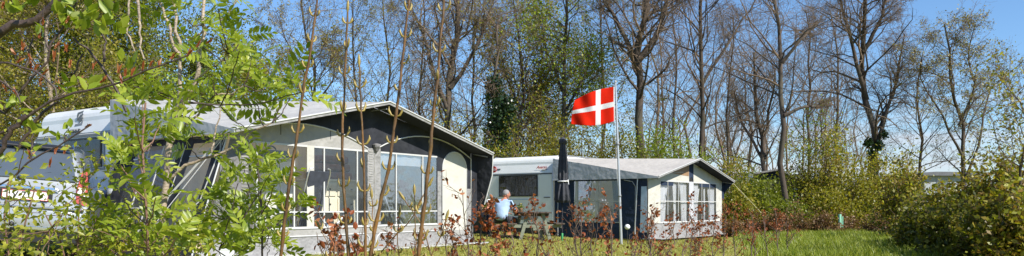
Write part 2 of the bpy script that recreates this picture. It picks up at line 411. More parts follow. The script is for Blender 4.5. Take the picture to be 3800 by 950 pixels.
# ------------------------------------------------------------------ local frames of the two pitches
class Frame:
    def __init__(s, o, deg, z0):
        s.o = Vector((o[0], o[1], z0)); s.t = math.radians(deg)
        s.u = Vector((math.cos(s.t), math.sin(s.t), 0)); s.v = Vector((-math.sin(s.t), math.cos(s.t), 0)); s.z0 = z0
    def W(s, a, b, z=0): return s.o+s.u*a+s.v*b+Vector((0, 0, z))
    def on_a(s, px, py, a):
        k = (px-HX)/F; o = s.o+s.u*a; b = (k*o.y-o.x)/(s.v.x-k*s.v.y); Y = o.y+b*s.v.y
        return b, CAMZ+(HY-py)/F*Y-s.z0
    def on_b(s, px, py, b=0):
        k = (px-HX)/F; o = s.o+s.v*b; a = (k*o.y-o.x)/(s.u.x-k*s.u.y); Y = o.y+a*s.u.y
        return a, CAMZ+(HY-py)/F*Y-s.z0
F1 = Frame((-6.85, 13.7), -33.5, .25)
F2 = Frame((1.35, 25.02), -36.87, .10)

def text_mesh(s, size, ext=.002, shear=0, bold=False):
    cu = bpy.data.curves.new('t', 'FONT'); cu.body = s; cu.size = size; cu.extrude = ext; cu.shear = shear; cu.align_x = 'CENTER'; cu.align_y = 'CENTER'
    if bold: cu.offset = size*.02
    o = bpy.data.objects.new('t', cu); COL.objects.link(o)
    dg = bpy.context.evaluated_depsgraph_get(); me = bpy.data.meshes.new_from_object(o.evaluated_get(dg))
    bpy.data.objects.remove(o); bpy.data.curves.remove(cu); return me
def text_on(name, s, size, loc, mat, parent, rot=(PI/2, 0, 0), **k):
    me = text_mesh(s, size, **k); me.name = name; me.materials.clear()
    o = link(name, me, M[mat], parent); o.location = loc; o.rotation_euler = rot; return o

# ------------------------------------------------------------------ caravans
def caravan_body(root, a0, a1, L, H, zf=.32, r=.28, slope=.10, mat='van_white', rear_r=.3):
    pts = [(slope*.0, zf+.05), (0, zf+1.2), (0, 2.06)]
    for i in range(7):
        t = i/6*PI/2; pts.append((slope+r-r*math.cos(t)+.0, H-r+r*math.sin(t)))
    for i in range(7):
        t = i/6*PI/2; pts.append((L-rear_r+rear_r*math.sin(t), H-.04-rear_r+rear_r*math.cos(t)))
    pts += [(L, zf+.3), (L-.4, zf), (.25, zf)]
    mb = MB(); mb.ext([(a0, b, z) for b, z in pts], (a1-a0, 0, 0))
    return mb.build('body', M[mat], root, .035, seg=3)

def caravan_common(root, a0, a1, L):
    # side wall edge mouldings, skirt, roof rails, wheel, chassis, roof vent
    for a in (a0-.004, a1-.016):
        mb = MB(); mb.tube([(a+.01, -.012, .4), (a+.01, -.012, 2.06), (a+.01, .10, 2.2), (a+.01, .13, 2.36), (a+.01, .22, 2.52), (a+.01, .42, 2.62), (a+.01, L-.5, 2.6)], .016, 6)
        mb.build('edge_rail', M['alu'], root)
    mb = MB(); mb.box(a0+.1, a1-.1, .5, L-.3, .2, .315); mb.build('chassis', M['black'], root)
    for a in (a0+.12, a1-.28):
        w = MB(); c = L*.45
        w.tube([(a, c, .31), (a+.17, c, .31)], .31, 20); wo = w.build('wheel', M['rubber'], root)
        w = MB(); w.tube([(a-.005, c, .31), (a+.175, c, .31)], .19, 16); w.build('rim', M['alu'], wo)
    mb = MB(); mb.box(-1.7, -1.2, 2.2, 2.7, 2.55, 2.74); mb.build('roof_vent', M['grey_plastic'], root, .03)

def van_window(root, a0, a1, z0, z1, curtain=True):
    fr = MB(); t = .035
    fr.box(a0-t, a1+t, -.022, -.001, z1, z1+t); fr.box(a0-t, a1+t, -.022, -.001, z0-t, z0)
    fr.box(a0-t, a0, -.022, -.001, z0, z1); fr.box(a1, a1+t, -.022, -.001, z0, z1)
    w = fr.build('window', M['black'], root, .006)
    g = MB(); g.box(a0, a1, -.030, -.024, z0, z1); g.build('pane', M['van_glass'], w)
    if curtain:
        c = MB(); n = 90; vs = []
        for i in range(n+1):
            a = a0+(a1-a0)*i/n; y = -.010+.006*math.sin(i*.9)+.003*math.sin(i*2.3+1)
            vs += [(a, y, z0), (a, y, z1)]
        c.add(vs, [(2*i, 2*i+2, 2*i+3, 2*i+1) for i in range(n)], True); c.build('curtain', M['van_curtain'], w)
    return w

# --- caravan beside the big awning
def build_caravan_one():
    r = empty('caravan', F1.o, F1.t, 'white caravan with grey emblem and lettering on its end, behind the silver car', 'caravan')
    a0, a1 = -2.86, -.2
    caravan_body(r, a0, a1, 7.0, 2.66)
    caravan_common(r, a0, a1, 7.0)
    mb = MB(); mb.box(a0+.03, a1-.03, -.014, -.001, 2.08, 2.12); mb.box(a0+.03, a1-.03, -.010, -.001, 2.135, 2.15); mb.build('trim_line', M['grey_plastic'], r)
    van_window(r, -1.72, -.52, 1.55, 2.02)
    mb = MB(); mb.box(-1.80, -.44, -.012, -.001, 1.46, 1.5); mb.box(-.44, -.40, -.012, -.001, 1.46, 2.07); mb.build('window_rail', M['grey_plastic'], r)
    mb = MB(); mb.box(a0+.05, a1-.05, -.008, -.001, .98, 1.10); mb.box(a0+.05, a1-.05, -.008, -.001, .90, .93); mb.build('stripe', M['blue_stripe'], r)
    mb = MB(); mb.box(a0+.05, a1-.05, -.006, -.001, 1.12, 1.34); mb.build('pale_stripe', M['pale_blue'], r)
    # emblem: slanted Z-shaped figure in feather strokes
    mb = MB(); cx, cz, s = -1.42, 2.425, .30
    def q(pts): mb.ext([(cx+x*s, .0+b, cz+z*s) for x, z, b in pts], (0, -.008, 0))
    def bb(z): return .055+.36*max(0, z)*.5
    def sl(pts): q([(x, z, slope_b(cz+z*s)) for x, z in pts])
    def slope_b(z):  # the face leans back above the trim line
        return .0 if z < 2.06 else (.10 if z >= 2.38 else .10*(z-2.06)/.32)
    strokes = [[(-.22, .42), (.45, .5), (.30, .36), (-.10, .30)], [(-.32, .28), (-.22, .42), (-.10, .30), (-.36, -.10)],
               [(.30, .36), (.40, .30), (-.12, -.14), (-.24, -.10)], [(.12, .30), (.22, .26), (-.22, -.02), (-.34, -.02)],
               [(.34, .16), (.36, .06), (-.02, -.22), (-.14, -.18)], [(-.44, -.28), (.38, -.24), (.36, -.36), (-.46, -.40)], [(.24, -.10), (.36, -.06), (.38, -.24), (.20, -.24)]]
    for st in strokes: sl(st)
    mb.build('emblem', M['grey_plastic'], r)
    text_on('lettering', 'KNAUS', .10, (cx, .02, 2.20), 'grey_plastic', r, (PI/2+.2, 0, 0), bold=True, ext=.012)
    for x in (a0+.2, a1-.35):
        mb = MB(); mb.box(x, x+.16, -.03, -.001, .72, .84); mb.build('tail_lamp', M['tail_red'], r, .01)
    mb = MB(); mb.tube([(a0+.25, -.01, 1.3), (a0+.25, -.06, 1.3), (a0+.5, -.06, 1.3), (a0+.5, -.01, 1.3)], .012, 6); mb.build('handle', M['grey_plastic'], r)
build_caravan_one()

def build_caravan_two():
    r = empty('caravan', F2.o, F2.t, 'white touring caravan with round red badge and wide curtained end window, behind the seated man', 'caravan')
    a0, a1 = -2.70, -.06
    caravan_body(r, a0, a1, 5.6, 2.60, mat='van_panel')
    caravan_common(r, a0, a1, 5.6)
    mb = MB(); mb.box(a0+.02, a1-.02, -.014, -.001, 1.995, 2.03); mb.build('trim_line', M['van_trim'], r)
    van_window(r, -2.19, -.68, 1.32, 1.95)
    # vertical corner panels and lower hatch recess
    for q0, q1 in ((a0+.06, -2.27), (-.60, a1-.06)): mb = MB(); mb.box(q0, q1, -.012, -.001, .55, 1.98); mb.build('corner_panel', M['van_panel'], r, .008)
    mb = MB(); mb.box(-2.22, -.64, -.010, -.001, 1.17, 1.20); mb.build('stripe', M['pale_blue'], r)
    mb = MB(); mb.box(-2.22, -.64, -.018, -.001, .52, .62); mb.build('bumper', M['grey_plastic'], r, .01)
    for x in (-2.62, -.40):
        mb = MB(); mb.box(x, x+.24, -.03, -.013, 1.235, 1.265); mb.build('handle', M['van_trim'], r, .005)
    # badge
    b = MB(); b.tube([(-2.47, .03, 2.20), (-2.47, .015, 2.20)], .115, 28)
    bo = b.build('badge', M['red'], r); bo.rotation_euler = (0, 0, 0)
    mb = MB(); mb.box(-2.57, -2.37, .006, .014, 2.17, 2.235); mb.build('badge_band', M['white'], bo)
    text_on('badge_lettering', 'BÜRSTNER', .042, (-2.47, .0, 2.203), 'red', bo, bold=True)
    mb = MB(); mb.box(-2.34, -2.20, .03, .05, 2.19, 2.225); mb.build('badge_tail', M['grey_plastic'], bo)
    text_on('model_lettering', 'Averso', .135, (-.52, .02, 2.22), 'red', r, shear=.4, bold=True)
    mb = MB(); mb.box(-.50, -.30, .0, .02, 2.13, 2.145); mb.build('lettering_underline', M['grey_plastic'], r)
    text_on('number_lettering', '465', .07, (-.86, -.014, 1.23), 'grey_plastic', r, bold=True)
    for x in (a0+.15, a1-.45):
        mb = MB(); mb.box(x, x+.28, -.035, -.001, .60, .70); mb.build('tail_lamp', M['tail_red'], r, .01)
    mb = MB(); mb.box(a0+.1, a1-.1, .03, .06, .02, .34); mb.build('skirt', M['black'], r)
build_caravan_two()

# ------------------------------------------------------------------ awning builder
def roofz(b, L0, L1, ze, zp): 
    m = (L0+L1)/2; return ze+(zp-ze)*(1-abs(b-m)/((L1-L0)/2))

def awning_roof(r, d, L0, L1, zr0, ze, zp, matroof, matval, ov=.45, pip=.015):
    m = (L0+L1)/2; A = d+ov; zeo = ze-.03; t = .012
    # left and right roof halves, each of two flat fields meeting in a soft fold; subdivided with slight sag
    def field(mb, p, q, s, n=10, sag=.025):
        p, q, s = map(Vector, (p, q, s)); vs = {}; V = []
        nrmv = (q-p).cross(s-p).normalized()
        if nrmv.z < 0: nrmv = -nrmv
        for i in range(n+1):
            for j in range(n+1-i):
                u, v = i/n, j/n; w = 1-u-v
                x = p*w+q*u+s*v; x = x-nrmv*sag*27*u*v*w+nrmv*.006*math.sin(u*19+v*7)*min(1, 27*u*v*w)
                vs[i, j] = len(V); V.append(x)
        Fc = []
        for i in range(n):
            for j in range(n-i):
                Fc.append((vs[i, j], vs[i+1, j], vs[i, j+1]))
                if i+j < n-1: Fc.append((vs[i+1, j], vs[i+1, j+1], vs[i, j+1]))
        mb.add(V, Fc, True)
    mb = MB()
    RL, RM, RR = (0, L0, zr0), (0, m, zr0-.02), (0, L1, zr0)
    EL, ER, PK = (A, L0, zeo), (A, L1, zeo), (A, m, zp+.02)
    field(mb, RL, EL, PK); field(mb, RL, PK, RM); field(mb, RM, PK, RR); field(mb, RR, PK, ER)
    o = mb.build('roof', M[matroof], r)
    for x, y in ((EL, PK), (PK, ER)):
        x, y = Vector(x)+Vector((-.01, 0, -.03)), Vector(y)+Vector((-.01, 0, -.03)); mb = MB(); w_ = Vector((-ov+.02, 0, -.004)); mb.ext([x, y, y+w_, x+w_], (0, 0, -.006)); mb.build('canopy_shade_sheet', M['dark_matte'], r)  # dark sheet added so the overhang's underside reads as shaded
    # side gable triangles between roof edge and side wall head
    for b, sg in ((L0, -1), (L1, 1)):
        mb = MB(); mb.ext([(0, b+sg*.004, ze-.08), (A, b+sg*.004, ze-.08), (A, b+sg*.004, zeo), (0, b+sg*.004, zr0-.006)], (0, sg*.012, 0))
        mb.build('roof_side', M[matval], r)
    # front hem: fabric band + white piping following the gable
    for (x, y) in ((EL, PK), (PK, ER)):
        x, y = Vector(x), Vector(y)
        mb = MB(); mb.ext([x+Vector((.004, 0, .012)), y+Vector((.004, 0, .012)), y+Vector((.004, 0, -.045)), x+Vector((.004, 0, -.045))], (.012, 0, 0)); mb.build('hem', M['grey_fabric'], r)
    mb = MB(); mb.tube([Vector(EL)+Vector((.02, 0, .01)), Vector(PK)+Vector((.02, 0, .01)), Vector(ER)+Vector((.02, 0, .01))], pip, 7); mb.build('piping', M['piping'], r)
    return A, m

def drape(mb, a, b0, b1, z0, z1, amp=.04, w=.11, gather=.0, side=0, n=None, ax='b', seed=0):
    """curtain hanging in a window, gathered towards one side at two thirds of its height"""
    rr = random.Random(seed); n = n or int((b1-b0)/w*8); K = 8; V = []
    ph = rr.random()*6
    for k in range(K+1):
        z = z1+(z0-z1)*k/K; g = gather*math.sin(min(1, k/K*1.2)*PI/2)
        for i in range(n+1):
            t = i/n; tt = t*(1-g) if side == 0 else g+t*(1-g)
            x = b0+(b1-b0)*tt; y = a+amp*math.sin(t*(b1-b0)/w*2*PI+ph+.3*math.sin(k))*(.7+.3*math.sin(i))
            V.append((y, x, z) if ax == 'b' else (x, y, z))
    Fc = [(k*(n+1)+i, k*(n+1)+i+1, (k+1)*(n+1)+i+1, (k+1)*(n+1)+i) for k in range(K) for i in range(n)]
    mb.add(V, Fc, True)

def arch(b0, b1, z0, z1, zm, n=14):
    """points of a flat arch from (b0,z0) to (b1,z1) with crown height zm in the middle"""
    return [(b0+(b1-b0)*i/n, z0+(z1-z0)*i/n+(zm-(z0+z1)/2)*(1-(2*i/n-1)**2)) for i in range(n+1)]

# --- the big awning
def build_awning_one():
    r = empty('awning', F1.o, F1.t, 'large caravan awning with white roof, dark gable and clear windows, nearest tent at left centre', 'awning')
    d, L0, L1, ze, zp, zr0 = 2.9, -.12, 6.6, 2.0, 2.72, 2.66
    A, m = awning_roof(r, d, L0, L1, zr0, ze, zp, 'roof_fabric', 'valance', ov=.45)
    X = lambda pts, o=0, t=.012: ([(d+o, b, z) for b, z in pts], (t, 0, 0))
    def panel(name, mat, polys, o=0, t=.012, par=r, lab=None):
        mb = MB()
        for p in polys: mb.ext(*X(p, o, t))
        return mb.build(name, M[mat], par, label=lab)
    def rz(b): return roofz(b, L0, L1, ze-.05, zp-.03)
    bl, br = .12, 6.36; flare = -.55
    # dark upper gable: roofline down to the two arches
    aL = arch(bl, 3.13, 1.93, 1.90, 2.22); aR = arch(3.40, br, 1.92, 1.86, 2.24)
    up = [(bl, rz(bl)), (m, rz(m)), (br, rz(br))]
    panel('gable', 'navy', [[(bl, rz(bl))]+[(3.13, rz(3.13))]+aL[::-1], [(3.13, rz(3.13)), (m, rz(m)), (3.40, rz(3.40)), (3.40, 1.92), (3.13, 1.90)], [(3.40, rz(3.40)), (br, rz(br))]+aR[::-1]])
    for a_ in (aL, aR):
        mb = MB(); mb.tube([(d+.02, b, z) for b, z in a_]+([] if a_ is aL else [(d+.02, br, .1)]), .014, 6); mb.build('arch_piping', M['piping'], r)
    # left section
    zt, zb = 1.86, .44
    panel('window_head', 'light_fabric', [[(bl, zt), (3.13, zt)]+aL[::-1]], t=.010)
    panel('corner_panel', 'mid_grey_fabric', [[(bl, zt), (.46, zt), (.46, zb), (bl-.40, zb)]], t=.010)  # shade on this wedge is put into its darker grey
    mb = MB()
    for z in np.linspace(.5, 1.8, 26): mb.box(d+.010, d+.018, .32, .44, z, z+.018)
    mb.build('reefing_folds', M['light_fabric'], r)
    panel('window_post', 'cream', [[(1.66, zt), (1.82, zt), (1.82, zb), (1.66, zb)]], o=.004)
    panel('skirt_band', 'light_fabric', [[(bl-.40, zb), (5.30, zb), (5.30, .31), (bl-.46, .31)]], t=.010)
    panel('skirt', 'grey_fabric', [[(flare+.03, .0), (br, .0), (br, .305), (bl-.46, .305)]], o=-.004)
    mb = MB()
    for x0, x1 in ((-.3, 3.2), (3.35, 5.3)):
        mb.tube([(d+.014, x0, .05), (d+.014, x0+.03, .24), (d+.014, x0+.12, .31), (d+.014, x1-.12, .31), (d+.014, x1-.03, .24), (d+.014, x1, .05)], .013, 6)
    mb.tube([(d+.014, -.28, zb), (d+.014, 5.3, zb)], .014, 6); mb.build('skirt_piping', M['piping'], r)
    # windows
    for wi, (b0, b1, muls, tz) in enumerate(((.46, 1.66, (.62, 1.38), .72), (1.82, 3.13, (2.05, 2.86), .72), (3.48, 5.18, (3.92, 4.72), .72))):
        w = MB()
        w.box(d+.006, d+.020, b0, b1, zt-.03, zt); w.box(d+.006, d+.020, b0, b1, zb, zb+.03)
        for x in muls: w.box(d+.006, d+.020, x-.014, x+.014, zb+.03, zt-.03)
        w.box(d+.008, d+.024, b0, b1, tz-.012, tz+.012)
        wo = w.build('window', M['piping'], r)
        g = MB(); g.box(d+.001, d+.004, b0+.002, b1-.002, zb+.002, zt-.002); g.build('pane', M['vinyl' if wi < 2 else 'vinyl_blue'], wo)
        if wi == 2:
            g = MB(); drape(g, d-.03, 3.5, 4.75, 1.62, 1.86, .012, .3); g.build('blind', M['curtain'], wo)
    for b_s in (1.1, 2.2, 4.3, 5.3):
        mb = MB(); mb.tube([(d+.013, b_s, 2.0), (d+.013, b_s, rz(b_s)-.02)], .005, 5); mb.build('seam', M['dark_matte'], r)
    # centre post with reefing, right section, door
    panel('centre_post', 'grey_fabric', [[(3.13, 1.90), (3.48, 1.92), (3.48, zb), (3.13, zb)]], t=.016)
    mb = MB()
    for z in np.linspace(.5, 1.84, 30): mb.box(d+.016, d+.024, 3.16, 3.26, z, z+.02)
    mb.tube([(d+.02, 3.31, .44), (d+.02, 3.31, 1.95)], .012, 6); mb.build('zip_folds', M['light_fabric'], r)
    mb = MB(); mb.lathe([(.01, -.10), (.045, -.06), (.06, .0), (.09, .05), (.02, .07)], (d+.05, 3.33, 1.93), 12, fold=lambda a, t: 1+.1*math.sin(5*a)); mb.build('roof_joint', M['mid_grey_fabric'], r)
    dc, dw = 5.78, .42; dz0, dz1 = .20, 1.98
    dpts = [(dc-dw, dz0)]+[(dc-dw*math.cos(t), dz1-.36+.36*math.sin(t)) for t in np.linspace(0, PI, 15)]+[(dc+dw, dz0)]
    left = dpts[:9]; right = dpts[8:]
    aRr = [p for p in aR]
    def ar_at(b):
        for i in range(len(aR)-1):
            if aR[i][0] <= b <= aR[i+1][0]:
                t = (b-aR[i][0])/(aR[i+1][0]-aR[i][0]); return aR[i][1]+(aR[i+1][1]-aR[i][1])*t
        return aR[-1][1]
    head = [(3.40, zt)]+[(b, z) for b, z in aR if b < 5.18]+[(5.18, ar_at(5.18)), (5.18, zt)]
    panel('window_head', 'navy', [head], t=.010)
    s1 = [(5.18, .44), (5.18, ar_at(5.18))]+[(b, z) for b, z in aR if 5.18 < b < dc]+[(dc, ar_at(dc))]+left[::-1][0:-1]+[(dc-dw, .44)]
    s2 = [(dc, ar_at(dc))]+[(b, z) for b, z in aR if b > dc]+[(br, .20)]+right[::-1]
    panel('door_surround', 'navy', [s1, s2], t=.010)
    panel('surround_strip', 'grey_fabric', [[(5.20, .44), (5.33, .44), (5.33, 1.55), (5.20, 1.55)]], o=.010, t=.004); panel('surround_strip', 'grey_fabric', [[(6.22, .31), (br, .31), (br, 1.2), (6.22, 1.2)]], o=.010, t=.004)
    panel('door', 'cream_door', [dpts], t=.014)
    mb = MB(); mb.tube([(d+.018, b, z) for b, z in dpts], .012, 6); mb.build('door_piping', M['piping'], r)
    panel('door_sill', 'light_fabric', [[(5.30, .31), (br, .31), (br, .20), (5.30, .20)]], o=.014, t=.006)
    # groundsheet / mud strip
    mb = MB()
    n = 40; V = []
    for i in range(n+1):
        b = -.9+7.6*i/n; V += [(d-.1, b, .012), (d+.34+.05*math.sin(i*1.7)+.03*math.sin(i*3.1), b, .016+.012*math.sin(i*2.1)), ]
    mb.add(V, [(2*i, 2*i+1, 2*i+3, 2*i+2) for i in range(n)]); o = mb.build('mud_flap', M['piping'], r)
    s_ = o.modifiers.new('s', 'SOLIDIFY'); s_.thickness = .012; s_.offset = 1
    # side wall towards the car: leans outwards
    def S(a, z, o=0): return Vector((a, .10-(.65)*(1-z/1.93)-o, z))
    def sp(name, mat, polys, o=0, t=.012, par=r):
        mb = MB()
        for p in polys: mb.ext([S(a, z, o) for a, z in p], (0, -t, 0))
        return mb.build(name, M[mat], par)
    W1 = [(.52, 1.82), (1.72, 1.82), (1.72, .55), (.52, .55)]; W2 = [(2.08, 1.82), (2.66, 1.82), (2.62, .50), (2.04, .50)]
    sp('side_wall', 'navy', [[(0, 1.93), (d, 1.93), (d, 1.82), (0, 1.82)], [(0, 1.82), (.52, 1.82), (.52, .55), (0, .55)],
        [(1.72, 1.82), (2.08, 1.82), (2.04, .50), (1.72, .50)], [(2.66, 1.82), (d, 1.82), (d, .50), (2.62, .50)], [(0, .55), (1.72, .55), (1.72, .50), (d, .50), (d, 0), (0, 0)]])
    sp('side_wall', 'navy', [[(0, .55), (1.72, .55), (1.72, .5), (0, .5)]], o=.001)
    for w_, ms in ((W1, (.9, 1.3)), (W2, ())):
        mb = MB()
        for x in ms: mb.ext([S(x-.01, 1.82, .006), S(x+.01, 1.82, .006), S(x+.01, .55, .006), S(x-.01, .55, .006)], (0, -.012, 0))
        x0, x1 = w_[0][0], w_[1][0]
        mb.ext([S(x0, 1.62, .006), S(x1, 1.62, .006), S(x1, 1.60, .006), S(x0, 1.60, .006)], (0, -.012, 0))
        mb.ext([S(x0, .80, .006), S(x1-.02, .80, .006), S(x1-.02, .78, .006), S(x0, .78, .006)], (0, -.012, 0))
        wo = mb.build('window', M['piping'], r)
        mb = MB(); mb.ext([S(a, z, .004) for a, z in w_], (0, -.003, 0)); mb.build('pane', M['vinyl'], wo)
    mb = MB(); mb.tube([S(d+.0, 1.93, .02), S(d, .0, .02)], .014, 6); mb.tube([S(2.86, 1.9, .02), S(2.70, .9, .02), S(2.2, .48, .02), S(1.0, .38, .02), S(.1, .42, .02)], .010, 6)
    mb.tube([S(1.9, 1.8, .02), S(1.85, .6, .02), S(1.4, .3, .02)], .008, 5); mb.build('side_piping', M['piping'], r)
    # dark storm curtains under the roof overhang at both front corners
    mb = MB(); mb.ext([(d+.02, L1-.02, ze-.06), (A, L1-.02, ze-.05), (A-.02, L1-.02, 1.5), (d+.22, L1-.02, .86), (d+.02, L1-.02, .60)], (0, .014, 0)); mb.build('storm_curtain', M['navy'], r); mb = MB(); mb.ext([(d+.012, br+.02, ze-.03), (d+.012, L1-.02, ze-.06), (d+.012, L1-.02, .5), (d+.012, br+.02, .35)], (.01, 0, 0))
    mb.build('storm_curtain', M['navy'], r)
    mb = MB(); mb.tube([(A, L1-.01, ze-.05), (A-.02, L1-.01, 1.5), (d+.22, L1-.01, .86)], .014, 6); mb.build('curtain_piping', M['piping'], r)
    # canopy poles
    mb = MB()
    for b in (L0+.12, m, L1-.14):
        z = ze-.12 if b != m else zp-.1
        mb.tube([(.05, b, (zr0-.16) if b != m else zr0-.12), (A-.06, b, z+.02 if b != m else z)], .014, 8); mb.tube([(d-.06, b, 0), (d-.06, b, z)], .016, 8)
    for x in (m+.3, 5.1): mb.tube([(d-.12, x, .0), (d-.12, x-.05, 1.9)], .02, 8)
    mb.build('frame_poles', M['grey_plastic'], r)
    # guy straps of the near corner
    mb = MB()
    for e in (S(2.78, 1.88, .04),):
        mb.bar(e, S(1.55, .02, .42), .032, .004, (1, 0, 0)); mb.bar(S(2.9, 1.93, .05), S(2.0, .01, .48), .012, .004, (1, 0, 0))
    mb.build('guy_strap', M['piping'], r)
    mb = MB(); drape(mb, 1.30, .25, 3.3, .02, 2.15, .05, .35, .0); mb.build('inner_curtain', M['inner_cream'], r)
    mb = MB(); mb.box(.0, d-.12, .2, 6.3, .004, .010); mb.build('bounce_floor_sheet', M['valance'], r)  # light grey floor sheet, added to bounce daylight inside the awning
    # rear closure against the caravan side and far side wall
    mb = MB(); mb.box(-.19, -.17, .2, 6.4, .25, 2.3); 
    mb.build('draught_skirt', M['light_fabric'], r)
    mb = MB(); mb.ext([(0, 6.45, 0), (d, 6.45, 0), (d, 6.45, 1.9), (0, 6.45, 1.95)], (0, .012, 0)); mb.build('side_wall', M['light_fabric'], r)
    return r
build_awning_one()

# --- the smaller awning
M['rope'] = surf('rope', (.45, .42, .22), .7)
def build_awning_two():
    r = empty('awning', F2.o, F2.t, 'smaller navy and cream awning with white curtained front windows, right of the flagpole', 'awning')
    d, L0, L1, ze, zp, zr0 = 3.25, -.08, 5.8, 1.86, 2.46, 2.48
    A, m = awning_roof(r, d, L0, L1, zr0, ze, zp, 'roof_fabric2', 'valance', ov=.40)
    rz = lambda b: roofz(b, L0, L1, ze-.05, zp-.03)
    def panel(name, mat, polys, o=0, t=.012, par=r):
        mb = MB()
        for p in polys: mb.ext([(d+o, b, z) for b, z in p], (t, 0, 0))
        return mb.build(name, M[mat], par)
    bl, br = .05, 5.62; zt, zb = 1.76, .47
    panel('gable', 'cream', [[(bl, zt), (bl, rz(bl)), (2.9, rz(2.9)), (2.9, zt)], [(3.24, zt), (3.24, rz(3.24)), (br, rz(br)), (br, zt)]])
    panel('gable_centre', 'navy2', [[(2.9, zt), (2.9, rz(2.9)), (m, rz(m)), (3.24, rz(3.24)), (3.24, zt), (3.12, 1.9), (3.02, 1.9)]], o=.003)
    panel('gable_lining', 'wood_brown', [[(1.2, 2.0), (2.88, rz(2.88)-.06), (2.88, 1.93)]], o=.013, t=.004)
    panel('corner_panel', 'cream', [[(bl, zb), (bl, zt), (.85, zt), (.85, zb)]]); panel('corner_panel', 'cream', [[(5.12, zb), (5.12, zt), (br, zt), (br, zb)]])
    panel('centre_post', 'valance', [[(2.9, zb), (2.9, zt), (3.24, zt), (3.24, zb)]], t=.018)
    panel('skirt', 'grey_fabric', [[(bl, .0), (bl, zb-.03), (br, zb-.03), (br, 0)]], o=-.002)
    mb = MB(); mb.tube([(d+.014, .4, zb-.01), (d+.014, 5.4, zb-.01)], .018, 6); mb.build('skirt_piping', M['piping'], r)
    for wi, (b0, b1, muls) in enumerate(((.85, 2.9, (1.35, 2.1)), (3.24, 5.12, (3.9, 4.55)))):
        w = MB(); w.box(d+.006, d+.022, b0, b1, zt-.04, zt); w.box(d+.006, d+.022, b0, b1, zb, zb+.03)
        for x in muls: w.box(d+.006, d+.020, x-.011, x+.011, zb+.03, zt-.04)
        w.box(d+.008, d+.026, b0, b1, 1.11, 1.135)
        wo = w.build('window', M['piping'], r)
        g = MB(); g.box(d+.001, d+.004, b0, b1, zb, zt); g.build('pane', M['vinyl'], wo)
        g = MB(); g.box(d+.004, d+.0055, (b0+.05 if wi == 0 else b0+.5), (b0+.9 if wi == 0 else b1-.03), 1.60, 1.735); g.build('window_flap', M['navy2'], wo)
        for k, (c0, c1, sd) in enumerate(((b0+.02, b0+.72, 0), (b0+.95, b1-.80, 1), (b1-.62, b1-.02, 1))):
            g = MB(); drape(g, d-.07, c0, c1, zb+.02, zt, .028, .10, .35, sd, seed=wi*7+k); g.build('curtain', M['curtain'], wo)
    # front arch piping, side wall
    aa = arch(.1, 5.6, 1.70, 1.62, 2.05)
    mb = MB(); mb.tube([(d+.016, b, z) for b, z in aa[:7]], .010, 6); mb.build('arch_piping', M['piping'], r)
    def sp(name, mat, polys, o=0, t=.012, par=r):
        mb = MB()
        for p in polys: mb.ext([(a, .02-o, z) for a, z in p], (0, -t, 0))
        return mb.build(name, M[mat], par)
    w0, w1, z0, z1 = .74, 2.36, .47, 1.74
    sp('side_wall', 'navy2', [[(0, z1), (d, z1), (d, 1.80), (0, 1.80)], [(0, 0), (w0, 0), (w0, z1), (0, z1)], [(w1, 0), (d, 0), (d, z1), (w1, z1)], [(w0, 0), (w1, 0), (w1, z0), (w0, z0)]])
    mb = MB()
    for x in (w0+.05, 1.52): mb.ext([(x, -.002, z1), (x+.09, -.002, z1), (x+.07, -.002, z0), (x-.04, -.002, z0)], (0, -.014, 0))
    mb.box(w0, w1, -.016, -.004, 1.10, 1.13); mb.box(w0, w1, -.016, -.004, z0, z0+.025)
    wo = mb.build('window', M['cream'], r)
    g = MB(); g.box(w0, w1, .002, .006, z0, z1); g.build('pane', M['vinyl_blue'], wo)
    for k, (c0, c1, sd) in enumerate(((w0+.05, w0+.62, 0), (w1-.35, w1-.02, 1))):
        g = MB(); drape(g, .09, c0, c1, z0+.02, z1, .02, .09, .25, sd, ax='a', seed=k+3); g.build('curtain', M['blue_curtain'], wo)
    if 0: g = MB(); drape(g, .12, 1.05, 1.6, z0+.02, z1, .02, .12, .1, 0, ax='a', seed=12); g.build('curtain', M['curtain'], wo)
    mb = MB(); mb.tube([(.14, -.02, .05), (.14, -.02, 1.55), (.25, -.02, 1.70), (.5, -.02, 1.75)], .010, 6)
    mb.tube([(2.5, -.02, 1.75), (2.78, -.02, 1.70), (2.88, -.02, 1.55), (2.88, -.02, .1)], .010, 6); mb.build('side_piping', M['valance'], r)
    sp('corner_strip', 'pale_blue', [[(3.02, .2), (3.24, .2), (3.24, 1.55), (3.06, 1.55)]], o=.013, t=.005)
    mb = MB(); mb.tube([(2.86, -.05, .0), (2.96, -.03, 1.82)], .018, 8); mb.build('corner_pole', M['alu'], r)
    mb = MB(); mb.ext([(d+.02, L1-.02, ze-.06), (A-.02, L1-.02, ze-.05), (d+.06, L1-.02, 1.45), (d+.02, L1-.02, 1.35)], (0, .014, 0)); mb.build('storm_curtain', M['navy2'], r); mb = MB()
    mb.ext([(d+.013, br, ze-.03), (d+.013, L1, ze-.06), (d+.013, L1, 1.2), (d+.013, br, 1.25)], (.01, 0, 0))
    mb.ext([(0, .0, 1.80), (d+.02, -.002, 1.80), (A-.03, -.04, ze-.06), (0, -.04, ze-.02)], (0, .012, 0))
    mb.build('storm_curtain', M['navy2'], r)
    mb = MB(); mb.ext([(0, 5.66, 0), (d, 5.66, 0), (d, 5.66, 1.78), (0, 5.66, 1.9)], (0, .012, 0)); mb.build('side_wall', M['cream'], r)
    mb = MB()
    for b in (L0+.12, m, L1-.14):
        z = ze-.1 if b != m else zp-.1
        mb.tube([(.05, b, zr0-.14), (A-.06, b, z)], .014, 8); mb.tube([(d-.06, b, 0), (d-.06, b, z)], .016, 8)
    mb.build('frame_poles', M['grey_plastic'], r)
